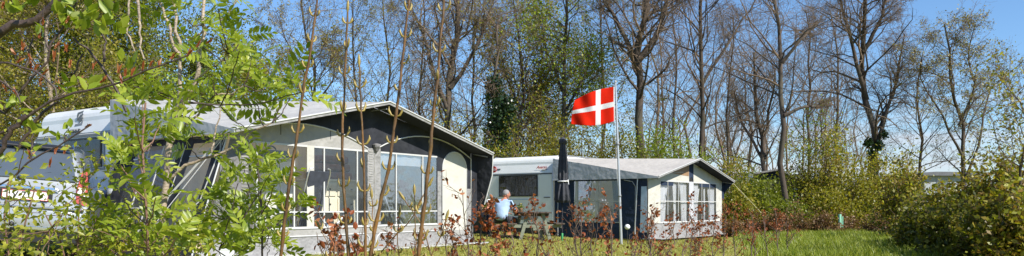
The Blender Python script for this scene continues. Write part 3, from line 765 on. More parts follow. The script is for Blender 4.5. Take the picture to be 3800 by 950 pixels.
    for gx, gy in ((4.9, 6.9),):
        mb = MB(); mb.tube([(A-.02, L1-.05 if gy > 0 else L0+.05, ze-.1), (gx, gy, .02)], .009, 5); mb.tube([(gx-.02, gy, .10), (gx+.02, gy, -.05)], .008, 5); mb.build('guy_rope', M['rope'], r)
    mb = MB(); mb.tube([(.7, 3.2, 0), (.7, 3.25, 1.7)], .03, 8); mb.build('tent_post', M['wood_brown'], r)
    mb = MB(); mb.ext([(d-.1, -.1, .01), (d+.5, -.1, .01), (d+.55, 6.6, .01), (d-.1, 6.6, .01)], (0, 0, .012)); mb.build('mud_flap', M['light_fabric'], r)
build_awning_two()

# ------------------------------------------------------------------ what stands inside the big awning
def folding_chair(name_label, loc, rz, group='folding camping chairs inside the big awning'):
    r = empty('camping_chair', loc, rz, name_label, 'chair', group)
    mb = MB(); mb.box(-.24, .24, -.24, .24, .41, .45); mb.build('seat', M['chair_fabric'], r, .02)
    mb = MB(); mb.ext([(-.23, .22, .46), (.23, .22, .46), (.24, .50, 1.42), (-.24, .50, 1.42)], (0, .035, .01)); mb.build('backrest', M['chair_fabric'], r, .02)
    for s in (-1, 1):
        mb = MB(); x = s*.265
        mb.tube([(x, .20, .42), (x, .51, 1.38), (x-s*.02, .53, 1.46), (x-s*.08, .54, 1.475)], .013, 8); mb.tube([(x, .20, .42), (x, -.24, .42)], .013, 8); mb.build('side_frame', M['alu'], r)
        mb = MB(); mb.tube([(x, -.22, .42), (x, .28, .0)], .012, 6); mb.build('leg', M['alu'], r)
        mb = MB(); mb.tube([(x, .22, .42), (x, -.26, .0)], .012, 6); mb.build('leg', M['alu'], r)
        mb = MB(); mb.tube([(x, -.26, .66), (x, .32, .70)], .016, 8); mb.tube([(x, -.2, .42), (x, -.2, .66)], .010, 6); mb.build('armrest', M['black'], r)
    return r
b_, _ = F1.on_a(1105, 700, 2.45); folding_chair('dark high-backed camping chair behind the left front window of the big awning', F1.W(2.45, b_, 0), F1.t-1.5)
b_, _ = F1.on_a(1500, 700, 2.3); folding_chair('dark camping chair with pale frame behind the right front window of the big awning', F1.W(2.3, b_, 0), F1.t+2.3)

def furniture():
    # chest of drawers
    b0, _ = F1.on_a(1168, 700, 2.1); b1, _ = F1.on_a(1330, 700, 2.1)
    r = empty('chest_of_drawers', F1.W(1.85, (b0+b1)/2, 0), F1.t, 'cream chest of drawers with dark knobs inside the big awning, seen through its second window', 'chest of drawers')
    w = (b1-b0)/2
    mb = MB(); mb.box(-.22, .22, -w, w, .08, 1.30); mb.box(-.2, .2, -w+.03, w-.03, .0, .08); mb.build('carcass', M['furn_cream'], r, .01)
    mb = MB(); mb.box(-.24, .26, -w-.03, w+.03, 1.30, 1.335); mb.build('top', M['furn_cream'], r, .008)
    for i in range(4):
        for j in range(2):
            y0 = -w+.03+j*w; z0 = .14+i*.29
            mb = MB(); mb.box(.222, .242, y0, y0+w-.06, z0, z0+.255); dr = mb.build('drawer', M['furn_cream'], r, .006)
            k = MB()
            for q in (.3, .7): k.lathe([(.0, 0), (.018, .003), (.022, .016), (.0, .026)], (.25, y0+(w-.06)*q, z0+.125), 10)
            k.build('knob', M['black'], dr)
    # picture / folded rug leaning on the chest
    p = empty('folded_blanket', F1.W(1.85, (b0+b1)/2+.02, 1.337), F1.t, 'dusky pink folded bedding piled on the cream chest of drawers', 'bedding')
    mb = MB()
    for i in range(3): mb.box(-.17+.02*i, .2-.02*i, -w*.8+.05*i, w*.8-.03*i, .0+i*.155, .148+i*.155)
    M['pink'] = surf('pink', (.20, .12, .12), .9, .35, 9, bump=.6); mb.build('fold', M['pink'], p, .05, seg=3)
    # tall cabinet
    c0, _ = F1.on_a(985, 700, 2.0); c1, _ = F1.on_a(1085, 700, 2.0)
    r = empty('wardrobe', F1.W(1.75, (c0+c1)/2, 0), F1.t, 'off-white narrow two-door cupboard inside the big awning, left of the chest of drawers', 'cupboard')
    w = (c1-c0)/2
    mb = MB(); mb.box(-.25, .25, -w, w, 0, 1.66); mb.build('carcass', M['furn_white'], r, .01)
    for s in (0, 1):
        mb = MB(); mb.box(.252, .27, -w+.01+s*w, -.01+s*w, .08, 1.62); dd = mb.build('door', M['furn_white'], r, .006)
        k = MB(); k.box(.272, .285, (-.04 if s == 0 else .03), (-.03 if s == 0 else .04), .8, .95); k.build('handle', M['alu'], dd)
    mb = MB(); mb.box(-.27, .29, -w-.02, w+.02, 1.66, 1.69); mb.build('top', M['furn_white'], r)
    t = empty('tool_case', F1.W(1.80, (c0+c1)/2-.02, 1.692), F1.t, 'dark green flat case with a hoop handle lying on the white cupboard', 'case')
    mb = MB(); mb.box(-.2, .2, -w*.9, w*.9, 0, .13); M['dark_green'] = surf('dark_green', (.04, .055, .05), .6); mb.build('case', M['dark_green'], t, .02)
    mb = MB(); mb.tube([(0, .12*math.cos(q), .125+.09*math.sin(q)) for q in np.linspace(0, PI, 9)], .013, 6); mb.build('handle', M['dark_green'], t)
    # tables with crossed white legs
    for px, a, lab, gl in ((1190, 2.35, 'white camping table with crossed legs behind the second window of the big awning', .55), (1462, 2.4, 'white camping table with crossed legs behind the right window of the big awning', .5)):
        b_, _ = F1.on_a(px, 800, a)
        r = empty('camping_table', F1.W(a, b_, 0), F1.t, lab, 'table', 'camping tables inside the big awning')
        mb = MB(); mb.box(-.34, .34, -gl, gl, .70, .725); mb.build('table_top', M['grey_plastic'], r, .008)
        for s in (-.27, .27):
            mb = MB(); mb.tube([(s, -gl*.8, 0), (s, gl*.7, .70)], .018, 8); mb.build('leg', M['white'], r)
            mb = MB(); mb.tube([(s+.03, gl*.8, 0), (s+.03, -gl*.7, .70)], .018, 8); mb.build('leg', M['white'], r)
        mb = MB(); mb.tube([(-.3, -gl*.3, .3), (.3, -gl*.3, .3)], .012, 6); mb.tube([(-.3, gl*.3, .3), (.3, gl*.3, .3)], .012, 6); mb.build('brace', M['white'], r)
    # wooden posts by the right window
    for px, lab in ((1405, 'brown wooden post inside the big awning at the left edge of its right window'), (1606, 'brown wooden post inside the big awning beside its cream door')):
        b_, _ = F1.on_a(px, 700, 2.7)
        mb = MB(); mb.bar((0, 0, 0), (0, -.06, 1.75), .07, .05); o = mb.build('wooden_post', M['wood_brown']); o.location = F1.W(2.7, b_, 0); o.rotation_euler = (0, 0, F1.t); tag(o, lab, 'post', 'wooden posts inside the big awning')
furniture()
# small white box on the skirt at the near corner
mb = MB(); mb.box(-.09, .09, -.06, .06, 0, .13); mb.box(-.095, .095, -.065, .065, .13, .15); mb.tube([(0, 0, .15), (0, 0, .17)], .02, 8)
o = mb.build('storage_box', M['white'], None, .01); o.location = F1.W(3.45, -.35, .05); tag(o, 'small white lidded box on the grass at the near corner of the big awning', 'box')

# ------------------------------------------------------------------ the silver car
def build_car():
    px, py = -6.72, 10.55
    r = empty('parked_car', (px, py, .37), 0, 'silver estate car seen from behind, at the left edge in front of the caravan', 'car', rot=(0, math.radians(4.6), math.radians(24)))
    S = [(0.00, .80, .42, .60, .72, .64), (0.025, .84, .38, .66, .74, .70), (0.09, .865, .36, .70, .76, .735), (0.115, .865, .34, .90, .755, .93), (0.20, .87, .32, .97, .74, 1.02),
         (.24, .87, .31, .98, .71, 1.10), (.44, .87, .30, .99, .63, 1.47), (.56, .875, .29, .99, .61, 1.535), (.75, .875, .28, .99, .62, 1.56), (1.5, .88, .25, .98, .63, 1.60), (2.4, .88, .25, .96, .61, 1.58), (3.2, .88, .25, .95, .62, 1.06), (4.1, .84, .25, .85, .60, .90), (4.45, .72, .35, .62, .52, .66)]
    V = []; ring = []
    for (s, w, zb, zl, wr, zr) in S:
        h = [(0, zb), (w-.10, zb), (w-.02, zb+.06), (w, (zb+zl)/2), (w-.015, zl-.04), (w-.05, zl), ((w-.05+wr)/2, (zl+zr)/2), (wr, zr-.05), (wr-.07, zr-.01), (0, zr+.025)]
        full = h+[(-x, z) for x, z in h[-2:0:-1]]
        ring.append(len(full)); V += [(x, s, z) for x, z in full]
    n = ring[0]; Fc = [(i*n+j, i*n+(j+1) % n, (i+1)*n+(j+1) % n, (i+1)*n+j) for i in range(len(S)-1) for j in range(n)]
    Fc += [list(range(n))[::-1], [(len(S)-1)*n+j for j in range(n)]]
    mb = MB(); mb.add(V, Fc, True); b = mb.build('body', M['car_paint'], r)
    sb = b.modifiers.new('b', 'BEVEL'); sb.width = .02; sb.segments = 2; sb.limit_method = 'ANGLE'; sb.angle_limit = .5
    # rear window following the tailgate
    def zr(s): 
        for i in range(len(S)-1):
            if S[i][0] <= s <= S[i+1][0]: t = (s-S[i][0])/(S[i+1][0]-S[i][0]); return S[i][5]+(S[i+1][5]-S[i][5])*t+.025
    g = MB(); g.ext([(-.68, .225, 1.085), (.68, .225, 1.085), (.66, .25, 1.15), (.575, .435, 1.47), (.5, .45, 1.50), (-.5, .45, 1.50), (-.575, .435, 1.47), (-.66, .25, 1.15)], (0, -.02, .016))
    g.build('rear_window', M['car_glass'], r, .008)
    g = MB()
    for s in (-1, 1):
        g = MB(); g.ext([(s*.80, .55, 1.01), (s*.80, 1.5, 1.01), (s*.69, 1.5, 1.50), (s*.665, .75, 1.47)], (s*.02, 0, .004)); g.build('side_window', M['car_glass'], r); g = MB(); g.ext([(s*.80, 1.56, 1.01), (s*.80, 3.0, .985), (s*.69, 2.4, 1.50), (s*.69, 1.56, 1.50)], (s*.02, 0, .004)); g.build('side_window', M['car_glass'], r)
    # roof spoiler and roof rails
    g = MB(); g.ext([(-.60, .37, 1.525), (.60, .37, 1.525), (.56, .60, 1.575), (-.56, .60, 1.575)], (0, 0, .035)); g.build('spoiler', M['black'], r, .014)
    for s in (-1, 1):
        g = MB(); g.tube([(s*.56, .62, 1.56), (s*.56, .72, 1.63), (s*.57, 1.5, 1.66), (s*.57, 2.3, 1.64), (s*.56, 2.42, 1.58)], .018, 8); g.build('roof_rail', M['chrome'], r)
    # wiper
    g = MB(); g.bar((0, .215, 1.10), (.36, .26, 1.20), .02, .015); g.lathe([(.03, 0), (.03, .02), (0, .03)], (0, .20, 1.09), 10); g.build('wiper', M['black'], r)
    # chrome strip, plate recess and plate
    g = MB(); g.ext([(-.46, .085, .985), (.46, .085, .985), (.50, .082, .955), (-.50, .082, .955)], (0, -.02, 0)); g.build('chrome_strip', M['chrome'], r, .006)
    g = MB(); g.box(-.42, .42, .078, .116, .79, .945); g.build('plate_recess', M['black'], r, .02)
    g = MB(); g.box(-.17, .37, .066, .076, .80, .925); pl = g.build('number_plate', M['plate'], r, .004)
    g = MB()
    for a in ((-.17, .37, .80, .806), (-.17, .37, .919, .925), (-.17, -.164, .806, .919), (.364, .37, .806, .919)): g.box(a[0], a[1], .062, .0655, a[2], a[3])
    g.build('plate_border', M['red'], pl)
    text_on('plate_lettering', 'V 71', .12, (.06, .064, .862), 'black', pl, bold=True)
    # tailgate shut line, lower crease
    g = MB(); g.tube([(-.74, .19, 1.06), (-.70, .105, .92), (-.60, .095, .74), (-.45, .088, .715), (.45, .088, .715), (.60, .095, .74), (.70, .105, .92), (.74, .19, 1.06)], .006, 5); g.build('shut_line', M['black'], r)
    for s in (-1, 1):
        g = MB(); g.ext([(s*.70, .115, .80), (s*.83, .115, .76), (s*.855, .15, .80), (s*.80, .33, 1.26), (s*.735, .33, 1.26), (s*.70, .15, 1.0)], (0, -.035, 0)); tl = g.build('tail_light', M['tail_red'], r, .012)
        g = MB(); g.ext([(s*.715, .078, .93), (s*.80, .078, .93), (s*.815, .095, 1.02), (s*.725, .095, 1.02)], (0, -.008, 0)); g.build('reversing_lamp', M['tail_clear'], tl)
    # bumper top ledge, lower apron, tow ball, exhaust, wheels
    g = MB(); g.box(-.82, .82, -.015, .09, .695, .715); g.build('bumper_ledge', M['chrome'], r, .008)
    g = MB(); g.box(-.78, .78, -.015, .02, .40, .45); g.build('bumper_strip', M['chrome'], r, .008)
    g = MB(); g.box(-.76, .76, .02, .5, .22, .40); g.build('apron', M['black'], r, .02)
    g = MB(); g.tube([(0, .1, .36), (0, -.10, .36), (0, -.13, .42)], .018, 8); g.lathe([(.0, -.035), (.03, -.02), (.036, .0), (.03, .02), (.0, .035)], (0, -.13, .47), 12); g.build('tow_ball', M['black'], r)
    g = MB(); g.tube([(.48, .25, .30), (.48, -.02, .30)], .042, 14, caps=False); g.tube([(.48, .25, .30), (.48, .0, .30)], .034, 14); g.build('exhaust', M['chrome'], r)
    for s in (-1, 1):
        for y in (.95, 3.6):
            g = MB(); g.tube([(s*.66, y, .31), (s*.865, y, .31)], .31, 20); w = g.build('wheel', M['rubber'], r)
            g = MB(); g.tube([(s*.67, y, .31), (s*.875, y, .31)], .19, 14); g.build('rim', M['alu'], w)
    for s in (-1, 1):
        g = MB(); g.lathe([(.0, -.07), (.07, -.05), (.08, .0), (.07, .06), (0, .08)], (s*1.0, 2.75, 1.02), 10); g.build('mirror', M['car_paint'], r)
build_car()

# ------------------------------------------------------------------ flagpole and flag
fb = P(2306, 893, 21); fb.z = ground_z(fb.x, fb.y)
top = P(2284, 306, 21)
r = empty('flagpole', fb, 0, 'slim pale metal flagpole leaning slightly left between parasol and small awning', 'flagpole')
tv = top-fb
mb = MB(); mb.tube([(0, 0, -.1), tv*.35, tv], [.040, .034, .024], 12); mb.build('pole', M['pole_alu'], r)
mb = MB(); mb.lathe([(.0, 0), (.035, .01), (.03, .04), (0, .06)], tv, 10); mb.build('finial', M['pole_alu'], r)
mb = MB(); mb.tube([tv+Vector((-.04, 0, -.05)), tv*.5+Vector((-.055, -.01, 0)), Vector((-.06, 0, 1.0))], .004, 5); mb.lathe([(.0, -.03), (.02, -.02), (.02, .02), (0, .03)], (-.055, 0, 1.0), 8); mb.build('halyard', M['white'], r)
for k in (.30, .62):
    mb = MB(); mb.lathe([(.045, -.03), (.045, .03)], tv*k, 12); mb.build('clamp', M['grey_plastic'], r)

def build_flag():
    # hoist edge at the pole, fly end blown to the left and sagging; cross in its own material slots
    U, Vn = 56, 42; V = []; L, H = 1.16, .92
    hoist = P(2279, 322, 20.95)
    for i in range(U+1):
        u = i/U
        x = -L*(u-.03*math.sin(u*PI))*.98; drop_t = .05*u+.42*u**2.2*.9; 
        for j in range(Vn+1):
            v = j/Vn
            wav = .07*math.sin(u*9-1.2*v)*u**.6+.03*math.sin(u*17+v*5)*u
            zt = -(.17*u+.30*max(0, u-.25)**1.6); zb = -H-(.03*u+.10*math.sin(u*PI*.9))
            z = zt*(1-v)+zb*v
            # fly edge curls inwards at the top corner
            xx = x+.05*math.sin(v*PI)*0+(.09*(1-v)**2-.0)*u**4
            V.append((hoist.x-fb.x+xx-.0, wav, z))
    g = MB()
    for i in range(U):
        for j in range(Vn):
            u = (i+.5)/U; v = (j+.5)/Vn
            white = (12/37 < u < 16.2/37*1.02) or (12/28 < v < 16/28)
            g.m = 1 if white else 0
            g.add([], [])
    mb = MB(); mb.v = V
    for i in range(U):
        for j in range(Vn):
            u = (i+.5)/U; v = (j+.5)/Vn
            white = (.335 < u < .465) or (.425 < v < .575)
            a = i*(Vn+1)+j; mb.f.append((a, a+1, a+Vn+2, a+Vn+1)); mb.sm.append(True); mb.mi.append(1 if white else 0)
    root = empty('flag', (fb.x, 20.95, hoist.z), 0, 'red Danish flag with white cross, blown left from the top of the flagpole', 'flag')
    o = mb.build('cloth', [M['flag_red'], M['flag_white']], root, recalc=False)
    s = o.modifiers.new('s', 'SOLIDIFY'); s.thickness = .004
    mb = MB(); mb.box(hoist.x-fb.x-.015, hoist.x-fb.x+.012, -.006, .006, -H, 0); mb.build('hoist_band', M['flag_white'], root)
build_flag()

# ------------------------------------------------------------------ folded parasol
pb = P(2086, 893, 22); pb.z = ground_z(pb.x, pb.y); ptop = P(2092, 512, 22); H = ptop.z-pb.z
r = empty('parasol', pb, 0, 'closed dark grey parasol tied with a white strap, in front of the small awning side', 'parasol')
mb = MB(); mb.tube([(0, 0, -.1), (0, 0, 1.1), (.03, 0, H-.05)], .021, 10); mb.build('pole', M['dark_matte'], r)
def fold(a, t): return 1+(.28*math.sin(8*a+2*t)+.13*math.sin(5*a+4*t))*(.35+.65*t)
z = H
prof = [(.005, 0), (.045, -.02), (.075, -.10), (.085, -.2), (.115, -.45), (.14, -.8), (.15, -1.10), (.115, -1.22), (.15, -1.34), (.20, -1.55), (.215, -1.72), (.16, -1.80)]
mb = MB(); mb.lathe([(a*.86, b) for a, b in prof], (.02, 0, H), 56, fold=fold); mb.build('canopy', M['parasol'], r)
mb = MB(); mb.lathe([(.02, .03), (.10, -.04), (.115, -.16), (.09, -.17)], (.02, 0, H), 24, fold=lambda a, t: 1+.12*math.sin(8*a)*t); mb.build('vent_cap', M['parasol'], r)
mb = MB(); mb.lathe([(.145, -.014), (.15, 0), (.145, .014)], (.02, 0, H-1.21), 20); mb.tube([(.10, -.10, H-1.21), (.16, -.13, H-1.17), (.17, -.13, H-1.30)], .012, 6); mb.build('strap', M['white'], r)
for k in range(8):
    a = k*PI/4; mb = MB(); mb.bar((.02+.19*math.cos(a), .19*math.sin(a), H-1.80), (.02+.12*math.cos(a), .12*math.sin(a), H-1.5), .012); mb.build('rib', M['black'], r)
mb = MB(); mb.lathe([(.012, -.14), (.032, -.02), (.034, .20), (.026, .21)], (0, 0, .0), 12); mb.build('ground_spike', M['green_plastic'], r)

# round white lamp low beside the flagpole
lb = P(2328, 893, 21.3); lb.z = ground_z(lb.x, lb.y)
r = empty('garden_lamp', lb, 0, 'small round white garden lamp low against the navy side of the small awning', 'lamp')
h = P(2328, 842, 21.3).z-lb.z
mb = MB(); mb.tube([(0, 0, -.05), (0, 0, h)], .01, 8); mb.build('stake', M['black'], r)
mb = MB(); mb.lathe([(0, -.072), (.045, -.06), (.07, -.025), (.076, 0), (.07, .025), (.045, .06), (0, .072)], (0, 0, h), 20); mb.build('globe', M['white'], r)

# ------------------------------------------------------------------ picnic table
pc = P(1972, 860, 21.6); pc.z = ground_z(pc.x, pc.y)
r = empty('picnic_table', pc, math.radians(8), 'weathered picnic table with dark planks and pale green A-frame legs beside the seated man', 'picnic table')
for i in range(5):
    mb = MB(); x = -.40+i*.165; mb.box(x, x+.145, -.85, .85, .715, .75); mb.build('top_plank', M['wood_dark'], r, .006)
for s in (-1, 1):
    mb = MB(); mb.box(s*.64-.12, s*.64+.12, -.85, .85, .42, .455); mb.build('bench', M['wood_dark'], r, .006)
for y in (-.62, .62):
    for s in (-1, 1):
        mb = MB(); mb.bar((s*.40, y, 0), (s*.20, y, .71), .09, .045, (0, 1, 0)); mb.build('leg', M['wood_pale'], r)
    mb = MB(); mb.box(-.72, .72, y+.03, y+.07, .33, .42); mb.build('cross_beam', M['wood_pale'], r, .004)
    mb = MB(); mb.box(-.38, .38, y+.03, y+.07, .63, .712); mb.build('top_beam', M['wood_dark'], r, .004)
mb = MB(); mb.box(-.05, .05, -.6, .64, .26, .33); mb.build('stretcher', M['wood_pale'], r)
# yellow-and-green posy on the table
q = empty('flower_pot', pc+Vector((-.30, -.65, .75)), 0, 'small pot with a yellow flower on the near left end of the picnic table', 'flower pot')
mb = MB(); mb.lathe([(.0, 0), (.045, 0), (.06, .09), (.065, .10), (.05, .10)], (0, 0, 0), 14); mb.build('pot', M['wood_brown'], q)
rng = np.random.default_rng(5); Vq, Fq_ = leaves(rng, rng.normal(size=(60, 3))*[.05, .05, .03]+[0, 0, .15], .06, .5); mesh_np('foliage', Vq, Fq_, M['L_green'], q)
mb = MB(); mb.lathe([(0, -.01), (.04, 0), (.03, .03), (0, .035)], (0, -.02, .2), 10, fold=lambda a, t: 1+.25*math.sin(6*a)); mb.build('bloom', M['L_budyellow'], q)

# ------------------------------------------------------------------ people
def skin_parts(chains, sub=2):
    """chains: list of (points, radii, parent index or None) grown into one surface with the Skin modifier"""
    me = bpy.data.meshes.new('s'); vs = []; es = []; rs = []; key = {}
    for pts, rad in chains:
        prev = None
        for p, rr in zip(pts, rad):
            k = tuple(round(c, 4) for c in p)
            if k not in key: key[k] = len(vs); vs.append(p); rs.append(rr)
            i = key[k]
            if prev is not None and prev != i: es.append((prev, i))
            prev = i
    me.from_pydata(vs, es, []); o = bpy.data.objects.new('s', me); COL.objects.link(o)
    sk = o.modifiers.new('k', 'SKIN'); sk.use_smooth_shade = True
    for i, rr in enumerate(rs):
        rr = rr if isinstance(rr, tuple) else (rr, rr); me.skin_vertices[0].data[i].radius = rr
    me.skin_vertices[0].data[0].use_root = True
    sb = o.modifiers.new('u', 'SUBSURF'); sb.levels = sb.render_levels = sub
    dg = bpy.context.evaluated_depsgraph_get(); m2 = bpy.data.meshes.new_from_object(o.evaluated_get(dg)); bpy.data.objects.remove(o)
    return m2
def join_meshes(name, ms, mat, parent):
    bm = bmesh.new()
    for m in ms: bm.from_mesh(m)
    me = bpy.data.meshes.new(name); bm.to_mesh(me); bm.free(); me.polygons.foreach_set('use_smooth', [True]*len(me.polygons)); me.materials.clear()
    return link(name, me, mat, parent)
def ellip(c, r, n=16, m=12, fn=None):
    bm = bmesh.new(); bmesh.ops.create_uvsphere(bm, u_segments=n, v_segments=m, radius=1)
    for v in bm.verts:
        p = v.co.copy()
        if fn: p = fn(p)
        v.co = Vector((c[0]+p.x*r[0], c[1]+p.y*r[1], c[2]+p.z*r[2]))
    me = bpy.data.meshes.new('e'); bm.to_mesh(me); bm.free(); return me

def person(loc, rz, label, seat, hairmat, shirtmat, trousermat, lean=.10, turn=-.35, cap=False, hold=True):
    r = empty('person', loc, rz, label, 'person'); s = seat
    hip = (0, 0, s+.10); w1 = (-.01, 0, s+.24); ch = (lean*.4, 0, s+.42); sh = (lean*.9, 0, s+.56); nk = (lean*1.3, 0, s+.64); hd0 = (lean*1.6, 0, s+.69)
    sL, sR = (lean*.9, .19, s+.545), (lean*.9, -.19, s+.545)
    eL, eR = (lean+.12, .27, s+.30), (lean+.12, -.26, s+.28)
    hL, hR = (lean+.36, .12, s+.26), (lean+.38, -.14, s+.34)
    body = [([hip, w1, ch, sh, nk, hd0], [(.15, .11), (.145, .11), (.16, .12), (.13, .09), .058, .062]),
            ([sh, sL, eL, hL], [(.13, .09), .06, .044, .030]), ([sh, sR, eR, hR], [(.13, .09), .06, .044, .030])]
    kL, kR = (.46, .16, s+.08), (.46, -.15, s+.08); aL, aR = (.42, .17, .09), (.42, -.15, .09)
    body += [([hip, (.08, .10, s+.09), kL, aL, (.56, .18, .04)], [(.15, .11), .088, .062, .042, (.045, .03)]), ([hip, (.08, -.10, s+.09), kR, aR, (.56, -.16, .04)], [(.15, .11), .088, .062, .042, (.045, .03)])]
    ms = [skin_parts(body, 1)]
    # hands: palm and five fingers, thumb on the side
    for (h, e, sg) in ((hL, eL, 1), (hR, eR, -1)):
        h = Vector(h); d = (h-Vector(e)).normalized(); sd = d.cross(Vector((0, 0, 1))).normalized(); upv = sd.cross(d)
        pal = h+d*.075
        ms.append(skin_parts([([tuple(h-d*.01), tuple(h+d*.035), tuple(pal)], [.026, (.036, .018), (.038, .016)])], 1))
        for k in range(4):
            o_ = (k-1.5)*.019; ln = (.062, .072, .068, .052)[k]; b0 = pal+sd*o_*.9-d*.012
            ms.append(skin_parts([([tuple(b0), tuple(b0+d*ln*.45+upv*.004), tuple(b0+d*ln*.75-upv*.012+upv*.02*(sg < 0)), tuple(b0+d*ln*.85-upv*.030+upv*.05*(sg < 0))], [.009, .0085, .008, .007])], 1))
        b0 = h+d*.02+sd*(-sg)*.028
        ms.append(skin_parts([([tuple(b0), tuple(b0+d*.03+sd*(-sg)*.02+upv*.01), tuple(b0+d*.055+sd*(-sg)*.022+upv*.022)], [.012, .010, .009])], 1))
    # head with face
    hc = Vector((lean*1.6+.035, 0, s+.775)); R = Matrix.Rotation(turn, 4, 'Z') @ Matrix.Rotation(.18, 4, 'Y')
    def T(me): me.transform(Matrix.Translation(hc) @ R); return me
    def skull(p):
        q = p.copy()
        if p.z < 0: q.x *= 1-.12*(-p.z); q.y *= 1-.25*(-p.z)
        if p.x < 0: q.x *= 1.05
        return q
    ms.append(T(ellip((0, 0, 0), (.098, .078, .118), 20, 16, skull)))
    ms.append(T(ellip((.098, 0, -.012), (.020, .013, .024), 10, 8)))                 # nose
    for sg in (-1, 1):
        ms.append(T(ellip((-.005, sg*.080, -.012), (.020, .009, .030), 10, 8)))       # ears
        ms.append(T(ellip((.080, sg*.032, .022), (.016, .018, .007), 8, 6)))          # brows
    ms.append(T(ellip((.083, 0, -.058), (.010, .024, .007), 8, 6)))                   # lips
    ms.append(T(ellip((.068, 0, -.095), (.022, .026, .018), 8, 6)))                   # chin
    b = join_meshes('body', ms, M['skin'], r)
    ey = [T(ellip((.084, sg*.032, .004), (.010, .013, .009), 8, 6)) for sg in (-1, 1)]
    join_meshes('eyes', ey, M['white'], b)
    if cap:
        m1 = T(ellip((-.006, 0, .028), (.112, .094, .102), 20, 14, lambda p: Vector((p.x, p.y, max(p.z, -.05)))))
        m2 = T(ellip((.12, 0, .035), (.07, .065, .010), 14, 6)); join_meshes('cap', [m1, m2], M['white'], b)
    else:
        m1 = T(ellip((-.016, 0, .026), (.101, .086, .104), 24, 18, lambda p: Vector((p.x if p.x < .55 else .55, p.y*(1 if p.z > -.5 else .9), max(p.z, -.85 if p.x < .05 else -.05))))); join_meshes('hair', [m1], M[hairmat], b)
    # shirt
    g = lambda x, k=1.13: tuple(q*k for q in x) if isinstance(x, tuple) else x*k
    up = [([(0, 0, s+.04), w1, ch, sh, (lean*1.2, 0, s+.605)], [(.20, .17), (.195, .165), (.205, .16), (.175, .125), .078]),
          ([sh, sL, tuple(Vector(sL).lerp(Vector(eL), .85))], [(.175, .125), .096, .072]), ([sh, sR, tuple(Vector(sR).lerp(Vector(eR), .85))], [(.175, .125), .096, .072])]
    join_meshes('shirt', [skin_parts(up, 2)], M[shirtmat], r)
    col = MB(); col.lathe([(.066, -.02), (.078, .0), (.068, .025)], (lean*1.28, 0, s+.625), 16); col.build('collar', M[shirtmat], r)
    tr = [([(0, 0, s+.06), (.08, .10, s+.09), kL, (.425, .17, .14)], [(.165, .13), .105, .078, .062]), ([(0, 0, s+.06), (.08, -.10, s+.09), kR, (.425, -.15, .14)], [(.165, .13), .105, .078, .062])]
    join_meshes('trousers', [skin_parts(tr, 1)], M[trousermat], r)
    for y in (.175, -.155):
        sh_ = MB(); sh_.box(.37, .64, y-.05, y+.05, -.0, .085); sh_.build('shoe', M['black'], r, .03)
    return r, Vector(hR)
gz = pc.z
sx = P(1860, 800, 21.45)
man, hr = person((sx.x, 21.45, gz+.0), math.radians(56), 'grey-haired man in light blue shirt sitting at the picnic table holding a phone', .455, 'hair', 'shirt', 'trousers', lean=.13, turn=-.55)
man.scale = (1.02, 1.08, 1.0)
hw = Matrix.Translation(man.location) @ Matrix.Rotation(math.radians(56), 4, 'Z') @ Matrix.Diagonal((1.02, 1.08, 1.0, 1)) @ hr.to_4d()
hw = Vector(hw[:3])
mb = MB(); mb.box(-.037, .037, -.0045, .0045, -.06, .085); ph = empty('smartphone', hw+Vector((.075, .06, .045)), math.radians(20), 'dark smartphone held in the seated man\'s hand', 'phone', rot=(-.5, .3, .7))
mb.build('case', M['black'], ph, .004); mb = MB(); mb.box(-.034, .034, -.006, -.0047, -.056, .081); mb.build('screen', M['car_glass'], ph)
# second person, low in a folding chair beyond the man
s2 = P(1800, 800, 22.3)
per, _ = person((s2.x, 22.3, gz), math.radians(60), 'person with white cap and dark clothes sitting low beyond the man in blue', .20, 'hair', 'dark_matte', 'trousers', lean=.10, turn=.5, cap=True, hold=False)
r = empty('beach_chair', (s2.x, 22.3, gz), math.radians(60), 'low dark folding chair under the person with the white cap', 'chair')
mb = MB(); mb.box(-.24, .26, -.27, .27, .135, .165); mb.build('seat', M['chair_fabric'], r, .01)
mb = MB(); mb.ext([(-.24, -.26, .17), (-.24, .26, .17), (-.38, .26, .62), (-.38, -.26, .62)], (-.03, 0, 0)); mb.build('backrest', M['chair_fabric'], r, .01)
for sx_ in (-.2, .22):
    for sy in (-.25, .25): mb = MB(); mb.tube([(sx_, sy, 0), (sx_*.9, sy, .135)], .013, 6); mb.build('leg', M['alu'], r)

